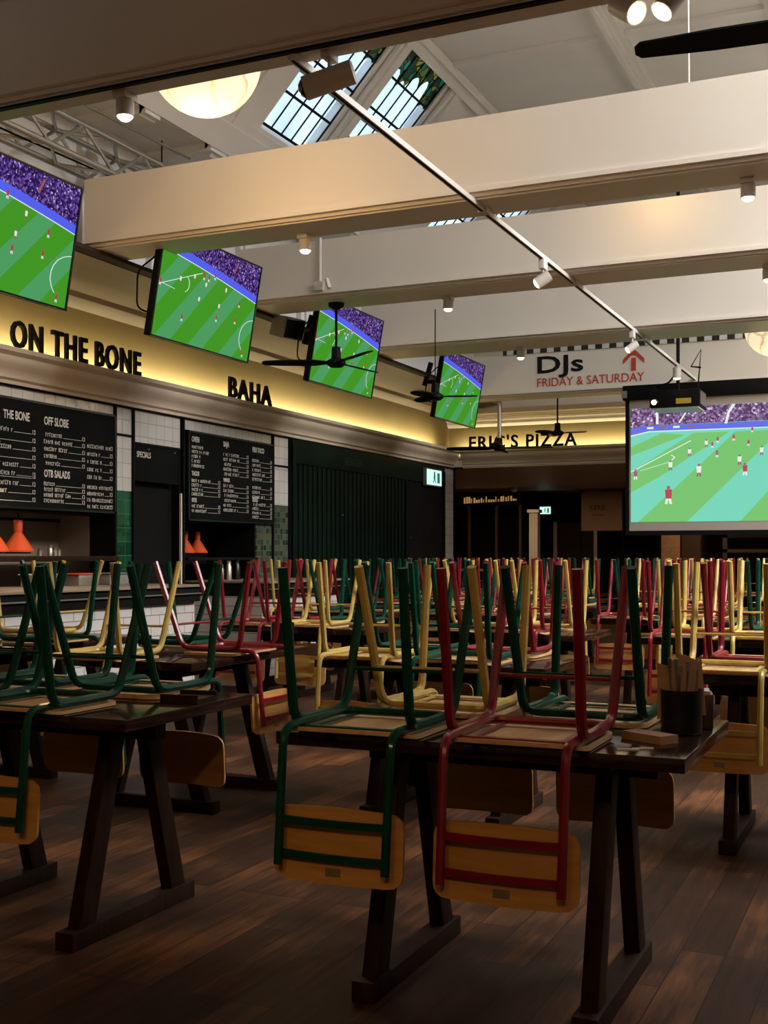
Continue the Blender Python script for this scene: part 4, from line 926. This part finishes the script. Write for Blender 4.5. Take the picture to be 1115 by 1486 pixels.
# ------------------------------------------------------------------ things on the tables
def cutlery_tin(x, y, lab, s=1.0, z=.7505):
    t = thing('cutlery_tin', lab, 'cutlery tin', (x, y, z), 0, 'cutlery tins on the tables')
    MB().lathe([(.058*s, 0), (.062*s, .004), (.064*s, .135*s), (.060*s, .135*s), (.056*s, .012), (0, .012)], (0,0,0), 24).build('tin', BLACKG, t)
    rnd = random.Random(int(x*100))
    for k in range(7):
        a = rnd.uniform(0, 6.28); q = rnd.uniform(.01, .04)*s; p = Vector((math.cos(a)*q, math.sin(a)*q, .015)); e = Vector((math.cos(a)*(q+.012), math.sin(a)*(q+.012), rnd.uniform(.17, .205)*s))
        m = MB(); m.tube([p, e], .003, seg=6); dd = (e-p).normalized(); m.bar(e, e+dd*.03*s, .014, .003, up=(math.cos(a), math.sin(a), .1)); m.build('cutlery', STEEL, t)
    return t
cutlery_tin(-.598, 3.37, 'black cutlery tin with kraft menus on the centre front table', .92)
t = thing('napkin_holder', 'brown metal napkin holder beside the black cutlery tin', 'napkin holder', (-.572, 3.525, .7505), .2)
MB().box(-.035, .035, -.05, .05, 0, .10).build('case', plain('bronze_metal', (.10, .065, .055), .35, metal=.6), t, bevel=.004); MB().box(-.026, .026, -.045, .045, .1, .108).build('napkins', WLAMP, t); MB().box(-.004, .004, -.053, -.05, .0, .1).build('slot', BLACK, t)
def menu_card(x, y, z, rz_, tilt, lab, w=.085, h=.15):
    t = MB().prism([(-w/2, 0, 0), (w/2, 0, 0), (w/2, .0, h), (w*.25, 0, h*.93), (-w/2, 0, h*1.05)], (0, .006, 0)).build('menu_card', ORANGE2); t.location = (x, y, z); t.rotation_euler = (tilt, 0, rz_); return tag(t, lab, 'menu card', 'kraft menu cards')
menu_card(-.618, 3.352, .79, .15, -.10, 'brown kraft menu standing in the cutlery tin, left one', .088, .15)
menu_card(-.565, 3.385, .80, .55, -.22, 'brown kraft menu standing in the cutlery tin, tilted right one', .07, .17)
t = MB().prism([(-.07, -.03, 0), (.07, -.035, 0), (.075, .03, 0), (-.07, .035, 0)], (0, 0, .022)).build('folded_napkin', ORANGE2); t.location = (-.655, 3.20, .7505); t.rotation_euler = (0, 0, -.5); tag(t, 'folded brown napkin lying beside the cutlery tin', 'napkin')
for k, (dx, dy) in enumerate(((0, 0), (-.03, -.03))):
    t = MB().box(-.028, .028, -.004, .004, 0, .004).build('wrapped_toothpick', WLAMP); t.location = (-.64+dx, 3.05+dy, .7505); t.rotation_euler = (0, 0, .5-.2*k); tag(t, 'white paper wrapped pick on the front table, %s one' % ('farther', 'nearer')[k], 'toothpick', 'paper picks on the front table')
t = thing('wooden_tray', 'small dark wooden tray on the left front table', 'tray', (-2.27, 3.42, .7505), .1)
MB().box(-.07, .07, -.07, .07, 0, .016).build('base', TABLEL, t); MB().box(-.07, .07, -.075, -.065, 0, .03).build('rim', TABLEL, t); MB().box(-.07, .07, .065, .075, 0, .03).build('rim', TABLEL, t)
cutlery_tin(-3.14, 5.64, 'black cutlery tin on the sideways table, behind green legs'); menu_card(-3.14, 5.65, .80, .35, -.1, 'brown kraft menu in the farther cutlery tin')
print('objects', len(bpy.data.objects))
